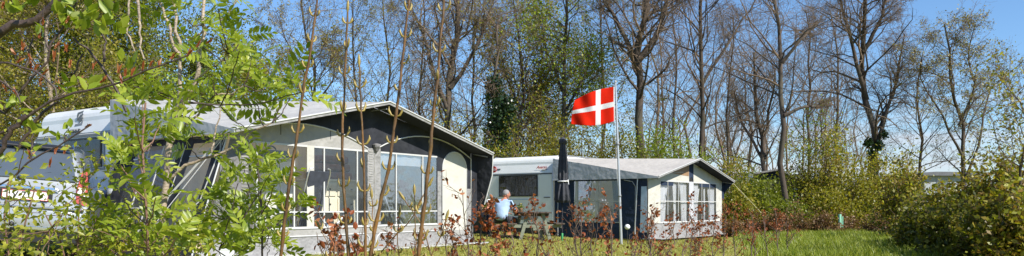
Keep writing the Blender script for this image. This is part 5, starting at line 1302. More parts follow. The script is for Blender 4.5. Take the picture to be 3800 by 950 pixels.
def rowans():
    rg = np.random.default_rng(31)
    # 1 forked rowan: pale trunk
    D = 3.1; b = P(600, 1000, D); b.z = -.02
    fg = [([b]+PP(D, (602, 940), (604, 820), (615, 660), (632, 502), (652, 415)), .0155, .0125),
          (PP(D, (652, 415), (693, 354), (737, 280), (752, 88), (752, -60)), .0115, .006), (PP(D, (652, 415), (668, 330), (671, 192), (655, 80), (640, -60)), .0085, .005),
          (PP(D, (680, 215), (640, 170), (625, 90), (580, -30)), .007, .005), (PP(D, (697, 150), (760, 110), (830, 65), (890, -10)), .0045, .003),
          (PP(D, (628, 540), (680, 470), (720, 440), (760, 390), (800, 370)), .006, .004), (PP(3.0, (625, 668), (700, 610), (750, 590), (850, 560), (940, 480), (1010, 455)), .0065, .003),
          (PP(2.9, (800, 350), (860, 350), (905, 315)), .003, .002), (PP(3.0, (510, 0), (515, 80), (520, 180), (535, 220)), .006, .003), (PP(3.0, (480, 0), (470, 120), (500, 190)), .004, .003),
          (PP(2.8, (785, 565), (795, 500), (815, 430), (820, 390)), .004, .002), (PP(3.0, (735, 290), (800, 240), (850, 200)), .004, .002)]
    tips = [(700, 140), (740, 60), (800, 40), (860, 20), (820, 130), (880, 180), (850, 240), (900, 250), (930, 300), (800, 300), (870, 330), (960, 380), (760, 350), (720, 430), (940, 210), (670, 60), (610, 30), (560, 20), (900, 120), (720, 210),
            (820, 400), (1010, 330), (1080, 350), (1060, 290), (1120, 330), (900, 480), (720, 560), (640, 430), (560, 330), (500, 330), (770, 520), (850, 300), (950, 340), (690, 330)]
    cl = []
    for (x, y) in tips:
        d_ = rg.uniform(2.6, 3.4); cl.append((P(x+rg.uniform(-12, 12), y+rg.uniform(-12, 12), d_), int(rg.integers(3, 6)), 1.02))
    tw = []
    for c, _, _ in cl:
        # join each leaf cluster to the nearest wood
        best = min(((Vector(q)-c).length, Vector(q)) for pts, _, _ in fg for q in resample(pts, 14))[1]
        mid = (best+c)/2+Vector((0, 0, -.02)); tw.append(([best, mid, c], .0028, .0016))
    V, Fq = wood(fg); V2, F2_ = wood(tw, 5); V3, F3 = rowan_leaves(rg, cl)
    finish('rowan_tree', 'young rowan with pale forked trunk in front of the big awning side', 'tree', b,
           [('trunk', V, Fq, 'rowan_bark', True), ('twigs', V2, F2_, 'dark_branch', True), ('foliage', V3, F3, 'L_rowan', False)])
    # 2 reddish upright sapling
    D = 2.35; b = P(548, 1000, D); b.z = -.02
    fg = [([b]+PP(D, (550, 900), (545, 760), (533, 640), (528, 520), (530, 430), (540, 380)), .0058, .003)]
    tips = [(540, 380), (500, 430), (590, 450), (560, 520), (520, 570), (450, 600), (545, 640), (480, 680), (570, 730), (430, 700), (500, 780), (600, 830), (540, 860), (450, 850), (660, 850), (400, 900), (500, 930), (590, 930), (350, 860), (660, 930)]
    cl = [(P(x+rg.uniform(-12, 12), y+rg.uniform(-12, 12), D+rg.uniform(-.3, .35)), int(rg.integers(3, 6)), .92) for x, y in tips]
    tw = []
    for c, _, _ in cl:
        best = min(((Vector(q)-(c-Vector((0, 0, .10)))).length, Vector(q)) for pts, _, _ in fg for q in resample(pts, 20))[1]; tw.append(([best, (best+c)/2+Vector((0, 0, -.015)), c], .0026, .0014))
    V, Fq = wood(fg); V2, F2_ = wood(tw, 5); V3, F3 = rowan_leaves(rg, cl)
    finish('rowan_sapling', 'rowan sapling with thin reddish stem and dense bright leaves in front of the caravan', 'sapling', b,
           [('trunk', V, Fq, 'twig_red', True), ('twigs', V2, F2_, 'twig_red', True), ('foliage', V3, F3, 'L_rowan', False)])
    # 3 rowan bush before the left front window
    D = 2.9; b = P(975, 1000, D); b.z = -.02
    fg = [([b]+PP(D, (972, 940), (975, 800), (968, 720), (955, 640), (950, 590)), .006, .003), ([b]+PP(D, (900, 900), (870, 820), (930, 700)), .004, .002), ([b]+PP(2.7, (840, 940), (800, 920), (760, 900)), .004, .002)]
    tips = [(950, 590), (900, 620), (1000, 640), (880, 680), (950, 680), (1020, 690), (860, 740), (920, 760), (985, 740), (800, 760), (840, 800), (900, 830), (960, 830), (1010, 860), (860, 880), (930, 900), (990, 920), (800, 860), (1060, 800), (1090, 770), (820, 930), (760, 780), (890, 940), (1030, 930)]
    cl = [(P(x+rg.uniform(-10, 10), y+rg.uniform(-10, 10), D+rg.uniform(-.3, .3)), int(rg.integers(4, 7)), .92) for x, y in tips]
    tw = []
    for c, _, _ in cl:
        best = min(((Vector(q)-(c-Vector((0, 0, .08)))).length, Vector(q)) for pts, _, _ in fg for q in resample(pts, 20))[1]; tw.append(([best, (best+c)/2+Vector((0, 0, -.015)), c], .0026, .0014))
    V, Fq = wood(fg); V2, F2_ = wood(tw, 5); V3, F3 = rowan_leaves(rg, cl)
    finish('rowan_bush', 'bushy bright green rowan in front of the left front window of the big awning', 'shrub', b,
           [('trunk', V, Fq, 'dark_branch', True), ('twigs', V2, F2_, 'dark_branch', True), ('foliage', V3, F3, 'L_rowan', False)])
rowans()

def small_leaf_shrubs():
    """yellow-green shrubs filling the bottom left"""
    rg = np.random.default_rng(8)
    def one(b, stems, tips, D, label, lm='L_haw', ls=.019, per=18, name='hawthorn_shrub', spreadr=.045):
        bb = P(b[0], b[1], D); bb.z = -.02
        fg = [([bb]+PP(D, *s), .005, .0022) for s in stems]
        pos = []; tw = []
        for (x, y) in tips:
            c = P(x+rg.uniform(-14, 14), y+rg.uniform(-14, 14), D+rg.uniform(-.35, .35))
            best = min(((Vector(q)-c).length, Vector(q)) for pts, _, _ in fg for q in resample(pts, 20))[1]; tw.append(([best, (best+c)/2+Vector((0, 0, -.01)), c], .0014, .0009))
            for j in range(1):
                e = c+Vector(rg.normal(size=3)*.06); tw.append(([c, (c+e)/2, e], .0014, .0009)); pos.append(np.array(tuple(e))+rg.normal(size=(per, 3))*spreadr*.8)
            pos.append(np.array(tuple(c))+rg.normal(size=(per, 3))*spreadr)
        pos = np.concatenate(pos); V, Fq = wood(fg); V2, F2_ = wood(tw, 4); V3, F3 = leaves(rg, pos, ls*1.25, .48, .5, .12)
        a_, b_2 = F3[:len(F3)//2], F3[len(F3)//2:]
        finish(name, label, 'shrub', bb, [('trunk', V, Fq, 'twig_red', True), ('twigs', V2, F2_, 'twig_red', True), ('foliage', V3, F3, lm, False)])
    t1 = [(x, y) for x in range(-10, 190, 38) for y in range(660, 960, 40) if rg.random() < (.30 if y < 780 else .6) and not (y < 905 and x > 85 and rg.random() < .85)]
    one((60, 1000), [[(60, 940), (90, 820), (130, 700)], [(30, 900), (10, 800), (30, 680)], [(120, 930), (180, 860), (230, 800)]], t1, 2.3, 'yellow-green small-leaved shrub in the bottom left corner before the silver car')
    t2 = [(x, y) for x in range(300, 372, 30) for y in range(600, 960, 40) if rg.random() < (.25 if y < 760 else .7)]
    one((280, 1000), [[(285, 930), (290, 800), (310, 690)], [(240, 920), (200, 860), (170, 800)], [(330, 940), (360, 800)]], t2, 2.6, 'small-leaved shrub between the silver car light and the reddish rowan sapling')
    t3 = [(x, y) for x in range(250, 760, 36) for y in range(868, 970, 34) if rg.random() < (.45 if x < 300 else .8)]
    one((520, 1000), [[(520, 930), (450, 900)], [(600, 930), (680, 900)]], t3, 2.7, 'low small-leaved shrub along the bottom edge below the rowan sapling')
    if 0: t4 = [(x, y) for x in range(330, 470, 40) for y in range(560, 860, 46) if rg.random() < .5]
    if 0: one((390, 1000), [[(392, 900), (390, 760), (400, 640)]], t4, 3.2, 'thin green shrub in front of the gap between caravan end and big awning')
small_leaf_shrubs()

def bud_branches():
    """branches with orange bud scales at the top left, and a low one with round leaves"""
    rg = np.random.default_rng(17)
    bb = Vector((-1.9, 1.7, -.02))
    root_pts = [bb, Vector((-1.95, 1.9, .8)), P(-420, 560, 2.4), P(-160, 300, 2.5)]
    trunk = [(root_pts, .03, .018), (PP(2.5, (-160, 300), (0, 125), (130, 70), (240, -20)), .016, .011)]
    br = [(PP(2.4, (-180, 420), (0, 520), (100, 430), (170, 380), (300, 340), (430, 310), (560, 260), (700, 205)), .0055, .0022), (PP(2.4, (-180, 420), (-60, 240), (0, 228), (115, 255), (190, 300), (215, 375)), .004, .003),
          (PP(2.6, (60, 560), (135, 440), (215, 380)), .006, .004), (PP(2.45, (-160, 350), (30, 420), (70, 340), (120, 290), (180, 220), (190, 160), (290, 0)), .0045, .003), (PP(2.45, (95, 260), (110, 190), (125, 130)), .003, .002), (PP(2.45, (180, 180), (150, 100), (165, 20)), .003, .002),
          (PP(2.5, (470, 415), (430, 330), (385, 250), (330, 185), (270, 140)), .005, .0035), (PP(2.5, (385, 230), (390, 150), (365, 100), (330, 85)), .004, .002), (PP(2.5, (310, 200), (280, 260), (260, 330)), .003, .002), (PP(2.4, (0, 300), (60, 340), (75, 380)), .003, .002),
          (PP(2.3, (-180, 420), (-60, 640), (0, 690), (60, 650), (115, 590), (170, 565), (240, 525), (300, 480), (330, 468)), .0042, .002), (PP(2.3, (115, 590), (120, 550), (122, 500)), .003, .002), (PP(2.3, (240, 525), (245, 500)), .0025, .002),
          (PP(2.4, (100, 430), (60, 470), (0, 560), (-100, 600)), .009, .006)]
    buds = [(145, 130, 90), (110, 210, -70), (115, 250, 80), (50, 195, 140), (70, 225, 45), (210, 170, 60), (245, 180, 80), (200, 215, 85), (160, 80, 70), (130, 255, 70), (150, 300, 60), (250, 75, 60), (345, 245, 80), (465, 270, 85), (450, 300, 85), (220, 320, 80), (60, 345, 130), (20, 330, 120), (380, 300, 40), (165, 270, 60), (490, 270, 80),
            (560, 235, 60), (590, 240, 80), (640, 210, 70), (530, 250, 80), (700, 200, 50), (325, 468, 30), (150, 310, 80), (300, 300, 75), (440, 260, 80), (85, 175, 80), (260, 240, 80), (735, 165, 60), (775, 155, 40), (110, 580, 70), (205, 560, 80), (185, 610, 80), (240, 560, 80), (10, 20, 80)]
    V, Q, Tn, n = [], [], [], 0
    for (x, y, a) in buds:
        c = P(x, y, 2.42+rg.uniform(-.08, .08))
        for k in range(5):
            v, f = leaflet(rg.uniform(.022, .038), .0075, rg.uniform(-.6, .8)); v = v*np.array([1, 1, 1])
            R = np.array(Matrix.Rotation(-math.radians(a)+rg.uniform(-.35, .35), 3, 'Y') @ Matrix.Rotation(rg.uniform(-.4, .4), 3, 'Z') @ Matrix.Rotation(rg.uniform(0, 6), 3, 'X'))
            v = v@R.T+np.array(tuple(c))-R@np.array([.012, 0, 0])
            V.append(v); Q += [[i+n for i in q] for q in f if len(q) == 4]; Tn += [[i+n for i in q] for q in f if len(q) == 3]; n += 8
    gl = []
    for (x, y, cnt, s) in [(122, 490, 6, .05), (245, 505, 7, .038), (15, 610, 4, .055), (250, 90, 8, .05), (290, 100, 8, .045), (210, 50, 7, .05), (280, 30, 6, .05), (320, 60, 6, .05), (130, 560, 5, .035), (380, 110, 6, .045), (60, 30, 6, .045), (330, 330, 8, .045), (250, 330, 8, .04), (70, 395, 6, .04), (430, 120, 6, .05), (420, 60, 6, .05), (470, 240, 6, .045), (160, 130, 4, .035), (20, 400, 5, .04), (100, 20, 6, .05)]:
        c = P(x, y, 2.42)
        for k in range(cnt):
            v, f = leaflet(s*rg.uniform(.8, 1.2), s*.55, rg.uniform(.1, .6))
            R = np.array(Matrix.Rotation(-rg.uniform(.2, 2.6), 3, 'Y') @ Matrix.Rotation(rg.uniform(-.8, .8), 3, 'Z') @ Matrix.Rotation(rg.uniform(0, 6), 3, 'X')); v = v@R.T+np.array(tuple(c))+rg.normal(size=3)*.01; gl.append((v, f))
    bud_parts = []; VA = np.concatenate(V); QA = np.array(Q).reshape(-1, 5*2, 4); TA = np.array(Tn).reshape(-1, 5*4, 3)
    for i in range(len(VA)//40): bud_parts.append(('bud', VA[i*40:i*40+40], [QA[i]-i*40, TA[i]-i*40], 'L_orange', False))
    Vt, Ft = wood(trunk); Vb, Fb = wood(br, 6)
    GV, GQ, GT, m_ = [], [], [], 0
    for v, f in gl: GV.append(v); GQ += [[i+m_ for i in q] for q in f if len(q) == 4]; GT += [[i+m_ for i in q] for q in f if len(q) == 3]; m_ += 8
    # big fan-shaped leaf at the upper middle
    finish('budding_tree', 'dark-branched budding tree with orange bud scales reaching in from the left edge', 'tree', bb,
           [('trunk', Vt, Ft, 'dark_branch', True), ('branches', Vb, Fb, 'dark_branch', True), *bud_parts, ('foliage', np.concatenate(GV), [np.array(GQ), np.array(GT)], 'L_rowan', False)])
bud_branches()

def shoot(name, D, pts, w, budspec, label, group='tall bare shoots with paired buds in front of the big awning', side=True, seed=0, w1=None):
    rg = np.random.default_rng(seed); q = PP(D, *pts); dn = (q[0]-q[1]).normalized(); b = q[0]+dn*((q[0].z+.02)/max(.05, -dn.z)) if dn.z < -.05 else Vector((q[0].x, q[0].y, -.02))
    r0 = w*.43*D/F; w1 = w1 or .35
    line = [b]+q; K = 44; rs = resample(line, K); rs[1:-1] += rg.normal(size=(K-2, 3))*.0011
    L = np.linalg.norm(np.diff(rs, axis=0), axis=1).sum(); rad = np.linspace(r0, r0*w1, K)
    nodes = np.arange(.86, 0, -0.0)[:1] if False else None
    z = rs[:, 2]; V, Fq = tubes(rs[None], rad[None], 10)
    # paired buds and nodes
    BV, BQ = [], []; BN = 0; NV = []
    for k, zz in enumerate(np.arange(.75, z[-1], budspec)):
        i = np.searchsorted(z, zz); i = min(max(i, 1), K-1); c = rs[i]; R0 = rad[i]
        azs = rg.uniform(-.6, .6)+(PI/2 if (k % 2 and rg.random() < .6) else 0)
        rad[i] = R0*1.35
        for s in (0, PI):
            if rg.random() < .12: continue
            a = azs+s; d = Vector((math.cos(a)*.55, math.sin(a)*.55, .8)).normalized(); ln = rg.uniform(.020, .034)*(1 if side else .7); o_ = Vector(c)+Vector((math.cos(a), math.sin(a), 0))*R0*.7
            p0 = o_; p1 = o_+Vector((math.cos(a), math.sin(a), .35))*ln*.35; p2 = p1+d*ln*.45+Vector((0, 0, ln*.12)); p3 = p1+Vector((math.cos(a)*.25, math.sin(a)*.25, 1))*ln*.85
            v, f = tubes(np.array([[tuple(p0), tuple(p1), tuple(p2), tuple(p3)]]), np.array([[.0022, .0034, .0042, .0008]]), 6); BV.append(v); BQ.append(f+BN); BN += len(v)
    V, Fq = tubes(rs[None], rad[None], 10)
    r = empty(name, b, 0, label, 'shoot', group); off = np.array(tuple(b))
    mesh_np('stem', V-off, Fq, M['shoot_bark'], r, True)
    # the tip bud
    d = (q[-1]-q[-2]).normalized(); e = q[-1]; v, f = tubes(np.array([[tuple(e-d*.004), tuple(e+d*.008), tuple(e+d*.022), tuple(e+d*.034)]]), np.array([[rad[-1], .005, .0045, .0008]]), 7); BV.append(v); BQ.append(f+BN)
    [mesh_np('bud', bv-off, bq-bq.min(), M['L_budyellow_solid'], r, True) for bv, bq in zip(BV, BQ)]
M['L_budyellow_solid'] = surf('bud_skin', (.27, .20, .05), .5, .35, 60)
shoot('bare_shoot', 2.5, [(1042, 950), (1058, 800), (1080, 640), (1110, 450), (1130, 293), (1152, 196), (1172, 33), (1180, -40)], 21, .092, 'leftmost tall bare shoot, leaning right past the left front window of the big awning', seed=1)
shoot('bare_shoot', 2.5, [(1294, 950), (1283, 800), (1270, 600), (1273, 400), (1280, 261), (1290, 39)], 20, .088, 'tall bare shoot reaching almost to the top, over the second window of the big awning', seed=2)
shoot('bare_shoot', 2.45, [(1357, 950), (1354, 800), (1350, 600), (1340, 417), (1333, 240)], 18, .085, 'shortest of the tall bare shoots, ending just above the big awning roof', seed=3)
shoot('bare_shoot', 2.5, [(1375, 950), (1405, 780), (1443, 629), (1479, 354), (1500, 168), (1516, 0), (1522, -60)], 22, .082, 'tall bare shoot slanting right across the centre post of the big awning', seed=4)
shoot('bare_shoot', 2.4, [(1552, 950), (1580, 720), (1600, 530), (1624, 261), (1644, 37), (1650, -60)], 25, .098, 'thickest tall bare shoot, in front of the right front window of the big awning', seed=5)
SG = 'short budding shoots between the tall ones'
for i, (D, pts, w, lab) in enumerate([(2.5, [(1400, 950), (1460, 880), (1520, 820), (1590, 690)], 9, 'thin dark twig slanting up from the slanting shoot to the thickest shoot'), (2.55, [(1545, 950), (1542, 860), (1538, 720)], 8, 'short upright budding twig left of the thickest shoot'),
      (2.6, [(1478, 950), (1475, 880), (1482, 800)], 8, 'short budding twig below the right front window, midway between two tall shoots'), (2.6, [(1600, 950), (1575, 850), (1500, 740)], 8, 'thin twig slanting left in front of the right front window'), (2.5, [(1382, 880), (1384, 800), (1380, 735)], 7, 'thin straight twig with a tip bud in front of the awning centre post'),
      (2.5, [(1600, 950), (1640, 870), (1655, 815)], 8, 'short twig with yellow tip bud in front of the cream door'), (2.6, [(1225, 950), (1215, 900), (1190, 850)], 6, 'short thin twig at the bottom below the second window of the big awning')]):
    shoot('budding_twig', D, pts, w, .075, lab, SG, side=False, seed=20+i, w1=.5)

# copper-leaved beech saplings in a row from the near left to the far right
def beech(seed, px, top, D, label, nl=60, w=7, spread=.22, lean=0, bare_=False):
    rg = np.random.default_rng(seed); x = (px-HX)/F*D; g = ground_z(x, D); H = CAMZ+(HY-top)/F*D-g; K = 8
    SP = np.zeros((1, K, 3)); t = np.linspace(0, 1, K); SP[0, :, 0] = lean*t+rg.normal(size=K)*.018*t**.5; SP[0, :, 1] = rg.normal(size=K)*.018*t; SP[0, :, 2] = H*t-.03
    SR = (w/2*D/F)*np.linspace(1, .35, K)[None]
    L1, R1 = spawn(rg, SP, SR, 9, (.28, .97), (25, 60), .42, 6, .22, .22, .6, .4, .55, .0025, (.24 if D < 6.6 else spread*2.0))
    L2, R2 = spawn(rg, L1, R1, 4, (.2, 1), (25, 60), .5, 4, .25, .1, .65, .5, .4, .0018, .25)
    r = empty('beech_sapling', (x, D, g), 0, label, 'sapling', 'young copper-leaved beeches in a row in front of the pitches')
    V, Fq = merge([tubes(SP, SR, 7), tubes(L1, R1, 5)]); mesh_np('trunk', V, Fq, M['sapling_bark'], r, True)
    V, Fq = tubes(L2, R2, 4); mesh_np('twigs', V, Fq, M['sapling_bark'], r, True)
    if nl:
        # leaves hang in uneven bunches: choose some twigs only
        m = rg.random(len(L2)) < .62; sel = L2[m] if m.any() else L2
        pos = along(rg, sel, nl, .2, .014); dead = rg.normal(size=(nl, 3))*.5+np.array([0, 0, .25])
        n = len(pos); ax = nrm(rg.normal(size=(n, 3))+np.array([0, 0, .1])); nn = nrm(rg.normal(size=(n, 3))); sd = nrm(np.cross(ax, nn)); nn = np.cross(sd, ax); s = ((.044 if D < 5 else .036)*(.6+.7*rg.random(n)))[:, None]
        cup = rg.uniform(-.25, .35, (n, 1))
        A = pos; E = pos+ax*s+nn*s*cup; Mi = pos+ax*s*.5-nn*s*.05; B1 = pos+ax*s*.35+sd*s*.30+nn*s*.12; B2 = pos+ax*s*.72+sd*s*.24+nn*s*(.12+cup*.5); C1 = pos+ax*s*.35-sd*s*.30+nn*s*.12; C2 = pos+ax*s*.72-sd*s*.24+nn*s*(.12+cup*.5)
        Vv = np.stack([A, B1, B2, E, C2, C1, Mi], 1).reshape(-1, 3); i = np.arange(n)*7
        Q = np.concatenate([np.stack([i, i+6, i+2, i+1], 1), np.stack([i, i+5, i+4, i+6], 1)]); T3 = np.concatenate([np.stack([i+6, i+3, i+2], 1), np.stack([i+6, i+4, i+3], 1)])
        mesh_np('foliage', Vv, [Q, T3], M['L_copper'], r)
BS = [(1225, 795, 4.3, 60, 'in front of the second window of the big awning, with curled pale-backed leaves'), (1265, 880, 4.6, 50, 'low, at the foot of the second tall bare shoot'), (1160, 870, 4.5, 26, 'small, in front of the awning skirt left of the second tall shoot'), (1335, 860, 4.8, 40, 'low, between the two middle tall shoots'),
 (1460, 850, 5.0, 36, 'low, right of the slanting tall shoot'), (1520, 880, 5.1, 50, 'low and dense, just left of the thickest shoot'), (1640, 830, 5.3, 30, 'thin, in front of the left edge of the cream door'), (1700, 830, 5.5, 46, 'in front of the cream door'), (1745, 690, 5.8, 36, 'tall and thin, at the right corner of the big awning'),
 (1792, 745, 5.2, 170, 'densest, with large red-brown leaves left of the seated man'), (1836, 862, 5.9, 40, 'in front of the legs of the seated man'), (1895, 840, 6.2, 40, 'low, in front of the left picnic table leg'), (1950, 870, 6.4, 12, 'nearly bare and forked, below the picnic table'), (2003, 735, 6.4, 76, 'tall, in front of the right part of the picnic table'),
 (2045, 800, 6.8, 40, 'left of the parasol pole'), (2120, 790, 7.0, 30, 'just right of the parasol pole'), (2165, 745, 7.0, 56, 'in front of the left part of the navy side window'), (2200, 800, 7.3, 60, 'in front of the middle of the navy side window'), (2285, 770, 7.2, 80, 'right before the flagpole'),
 (2350, 860, 7.8, 30, 'low, right of the round white lamp'), (2395, 770, 8.2, 60, 'in front of the navy corner of the small awning'), (2430, 790, 8.4, 110, 'dense, in front of the left cream panel of the small awning'), (2480, 810, 8.8, 90, 'under the left front window of the small awning'), (2530, 730, 9.2, 60, 'tallest one in front of the small awning, before its centre post'),
 (2560, 800, 9.4, 100, 'under the centre post of the small awning'), (2600, 790, 9.8, 100, 'under the right front window of the small awning'), (2640, 800, 10.2, 100, 'below the right end of the small awning window'), (2680, 770, 10.8, 110, 'at the right corner of the small awning'),
 (2735, 785, 12, 90, 'just right of the small awning'), (2790, 795, 13, 110, 'in the grass below the half-hidden white caravan'), (2800, 830, 13.2, 50, 'short, beside its taller neighbour below the half-hidden white caravan'), (2850, 800, 14, 90, 'left of the straight bare trunk'), (2890, 775, 14.6, 130, 'in front of the foot of the straight bare trunk'), (2920, 800, 15, 90, 'last of the row, right of the straight bare trunk')]
for i, (px, top, D, nl, lab) in enumerate(BS): beech(500+i, px, top, D, 'beech sapling '+lab, nl=int(nl*1.4), w=8 if D < 9 else 5.5, lean=random.Random(i).uniform(-.08, .08))

# ------------------------------------------------------------------ ground, grass, sky, light, camera
def ground():
    xs = np.concatenate([np.linspace(-400, -40, 8), np.linspace(-34, 34, 120), np.linspace(40, 400, 8)]); ys = np.concatenate([np.linspace(-60, -2, 6), np.linspace(0, 48, 110), np.linspace(55, 900, 12)])
    V = np.array([[x, y, ground_z(x, y)-.03*0+.015*mnoise.noise(Vector((x*.7, y*.7, 0)))] for y in ys for x in xs]); nx = len(xs); ny = len(ys)
    j, i = np.meshgrid(np.arange(ny-1), np.arange(nx-1), indexing='ij'); a = (j*nx+i).ravel(); Fq = np.stack([a, a+1, a+nx+1, a+nx], 1)
    m, nt, out = newmat('lawn'); b = N(nt, 'ShaderNodeBsdfPrincipled'); b.inputs['Roughness'].default_value = .9; b.inputs['Specular IOR Level'].default_value = .15
    tc = N(nt, 'ShaderNodeTexCoord'); n1 = N(nt, 'ShaderNodeTexNoise'); n1.inputs['Scale'].default_value = .8; n1.inputs['Detail'].default_value = 8; n2 = N(nt, 'ShaderNodeTexNoise'); n2.inputs['Scale'].default_value = 14; n2.inputs['Detail'].default_value = 6
    nt.links.new(tc.outputs['Object'], n1.inputs['Vector']); nt.links.new(tc.outputs['Object'], n2.inputs['Vector'])
    c1 = N(nt, 'ShaderNodeValToRGB'); c1.color_ramp.elements[0].position = .35; c1.color_ramp.elements[0].color = (.16, .18, .025, 1); c1.color_ramp.elements[1].position = .7; c1.color_ramp.elements[1].color = (.34, .30, .09, 1)
    c2 = N(nt, 'ShaderNodeValToRGB'); c2.color_ramp.elements[0].position = .3; c2.color_ramp.elements[0].color = (.12, .12, .03, 1); c2.color_ramp.elements[1].position = .7; c2.color_ramp.elements[1].color = (.34, .34, .06, 1)
    nt.links.new(n1.outputs['Fac'], c1.inputs[0]); nt.links.new(n2.outputs['Fac'], c2.inputs[0])
    mx = N(nt, 'ShaderNodeMix', data_type='RGBA'); mx.inputs[0].default_value = .5; nt.links.new(c1.outputs[0], mx.inputs[6]); nt.links.new(c2.outputs[0], mx.inputs[7]); nt.links.new(mx.outputs[2], b.inputs['Base Color'])
    bp = N(nt, 'ShaderNodeBump'); bp.inputs['Strength'].default_value = .8; bp.inputs['Distance'].default_value = .05; nt.links.new(n2.outputs['Fac'], bp.inputs['Height']); nt.links.new(bp.outputs[0], b.inputs['Normal']); nt.links.new(b.outputs[0], out.inputs[0])
    o = mesh_np('ground', V, Fq, m, None, True); tag(o, 'short green and straw-coloured lawn of the pitches reaching into the wood', None, kind='structure')
ground()

def fallen():
    rg = np.random.default_rng(12); n = 1500; D = rg.uniform(13.2, 24, n); px = rg.uniform(1100, 3000, n); x = (px-HX)/F*D
    pos = np.stack([x, D, np.array([ground_z(a, b)+.02+.02*rg.random() for a, b in zip(x, D)])], 1); V, Fq = leaves(rg, pos, .06, .6, 2)
    o = mesh_np('fallen_leaves', V, Fq, M['L_brown']); tag(o, 'scattered brown fallen leaves on the lawn', 'leaves', kind='stuff')
fallen()

def grass():
    rg = np.random.default_rng(3)
    def blades(name, n, pxr, Dr, h, mat, label, wd=.006, dens=None):
        D = Dr[0]+(Dr[1]-Dr[0])*rg.random(n)**1.0; px = rg.uniform(pxr[0], pxr[1], n)
        x = (px-HX)/F*D
        if dens is not None: k = dens(px, D); x, D = x[k], D[k]
        z = np.array([ground_z(a, b) for a, b in zip(x, D)]); n = len(x)
        base = np.stack([x, D, z-.005], 1); hh = h*(.45+.9*rg.random(n))*(.7+.6*np.array([mnoise.noise(Vector((a*1.3, b*1.3, 3)))+.5 for a, b in zip(x, D)]))
        az = rg.random(n)*2*PI; ln = rg.uniform(.1, .7, n); side = np.stack([np.cos(az), np.sin(az), np.zeros(n)], 1)*wd*(.6+.8*rg.random((n, 1))); ld = np.stack([-np.sin(az)*ln, np.cos(az)*ln, np.ones(n)], 1)
        m_ = base+ld*np.array([.35, .35, 1])*(hh*.6)[:, None]; tp = base+ld*hh[:, None]*np.array([1, 1, .95])
        V = np.stack([base-side, base+side, m_+side*.7, m_-side*.7, tp], 1).reshape(-1, 3); i = np.arange(n)*5
        o = mesh_np(name, V, [np.stack([i, i+1, i+2, i+3], 1), np.stack([i+3, i+2, i+4], 1)], M[mat]); tag(o, label, 'grass', kind='stuff')
    blades('lawn_grass', 90000, (-20, 3400), (13, 30), .045, 'L_lawn', 'short mown grass of the pitches, green with straw patches', .006)
    blades('long_grass', 70000, (2720, 3560), (13.5, 27), .21, 'L_grass', 'long bright green grass in front of the brown hedge at right', .007, lambda px, D: px > np.interp(D, [13, 27], [2860, 2760])+rg.normal(size=len(px))*40)
grass()

sun_dir = Vector((.77, -.64, 0)).normalized(); EL = math.radians(41); sd = Vector((sun_dir.x*math.cos(EL), sun_dir.y*math.cos(EL), math.sin(EL)))
sl = bpy.data.lights.new('sun', 'SUN'); sl.energy = 5.0; sl.angle = math.radians(.53); sl.color = (1, .95, .87)
so = bpy.data.objects.new('sun', sl); COL.objects.link(so); so.rotation_euler = sd.to_track_quat('Z', 'Y').to_euler()
w = bpy.data.worlds.new('World'); C.world = w; w.use_nodes = True; nt = w.node_tree; nt.nodes.clear()
out = nt.nodes.new('ShaderNodeOutputWorld'); bg = nt.nodes.new('ShaderNodeBackground'); bg.inputs[1].default_value = .10
sky = nt.nodes.new('ShaderNodeTexSky'); sky.sky_type = 'NISHITA'; sky.sun_disc = False; sky.sun_elevation = EL; sky.sun_rotation = math.atan2(sun_dir.x, sun_dir.y); sky.air_density = 1.0; sky.dust_density = .2; sky.ozone_density = 4
tc = nt.nodes.new('ShaderNodeTexCoord'); sp = nt.nodes.new('ShaderNodeSeparateXYZ'); nt.links.new(tc.outputs['Generated'], sp.inputs[0])
mp = nt.nodes.new('ShaderNodeMapping'); mp.inputs['Scale'].default_value = (5, 5, 30); nt.links.new(tc.outputs['Generated'], mp.inputs[0])
no = nt.nodes.new('ShaderNodeTexNoise'); no.inputs['Scale'].default_value = 1.6; no.inputs['Detail'].default_value = 8; no.inputs['Roughness'].default_value = .55; nt.links.new(mp.outputs[0], no.inputs['Vector'])
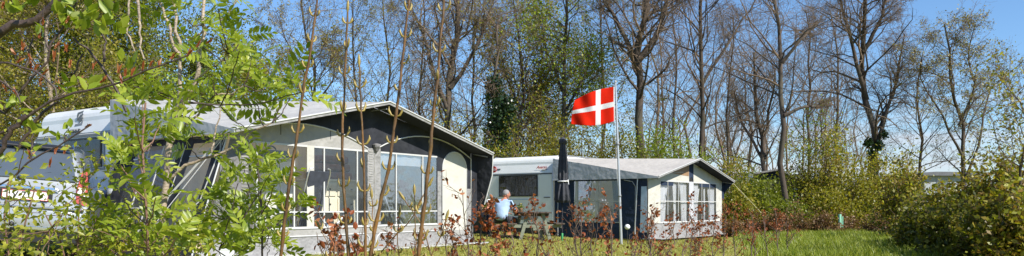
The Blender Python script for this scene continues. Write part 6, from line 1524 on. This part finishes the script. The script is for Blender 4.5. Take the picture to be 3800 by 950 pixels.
r1 = nt.nodes.new('ShaderNodeMapRange'); r1.inputs[1].default_value = .015; r1.inputs[2].default_value = .16; r1.inputs[3].default_value = .30; r1.inputs[4].default_value = -.30; nt.links.new(sp.outputs[2], r1.inputs[0])
ad = nt.nodes.new('ShaderNodeMath'); ad.operation = 'ADD'; nt.links.new(no.outputs['Fac'], ad.inputs[0]); nt.links.new(r1.outputs[0], ad.inputs[1])
r2 = nt.nodes.new('ShaderNodeMapRange'); r2.inputs[1].default_value = .42; r2.inputs[2].default_value = .85; nt.links.new(ad.outputs[0], r2.inputs[0])
mx = nt.nodes.new('ShaderNodeMix'); mx.data_type = 'RGBA'; nt.links.new(r2.outputs[0], mx.inputs[0]); tn = nt.nodes.new('ShaderNodeMix'); tn.data_type = 'RGBA'; tn.blend_type = 'MULTIPLY'; tn.inputs[0].default_value = 1; tn.inputs[7].default_value = (.82, .98, 1.12, 1); nt.links.new(sky.outputs[0], tn.inputs[6]); nt.links.new(tn.outputs[2], mx.inputs[6]); mx.inputs[7].default_value = (4.9, 5.2, 5.8, 1)
nt.links.new(mx.outputs[2], bg.inputs[0]); nt.links.new(bg.outputs[0], out.inputs[0])

cam = bpy.data.cameras.new('camera'); co = bpy.data.objects.new('camera', cam); COL.objects.link(co); C.camera = co
co.location = (0, 0, CAMZ); co.rotation_euler = (PI/2, 0, 0); cam.sensor_width = 36; cam.sensor_fit = 'HORIZONTAL'; cam.lens = 36*F/3800; cam.shift_y = (HY-475)/3800; cam.clip_end = 3000; cam.clip_start = .05
C.render.engine = 'CYCLES'; C.render.resolution_x = 1024; C.render.resolution_y = 256
C.cycles.max_bounces = 8; C.cycles.transparent_max_bounces = 16; C.cycles.diffuse_bounces = 4; C.cycles.glossy_bounces = 3; C.cycles.transmission_bounces = 4; C.cycles.caustics_reflective = False; C.cycles.caustics_refractive = False; C.cycles.sample_clamp_indirect = 6
C.view_settings.view_transform = 'Standard'; C.view_settings.look = 'None'; C.view_settings.exposure = .62; C.view_settings.gamma = 1; C.view_settings.use_curve_mapping = False
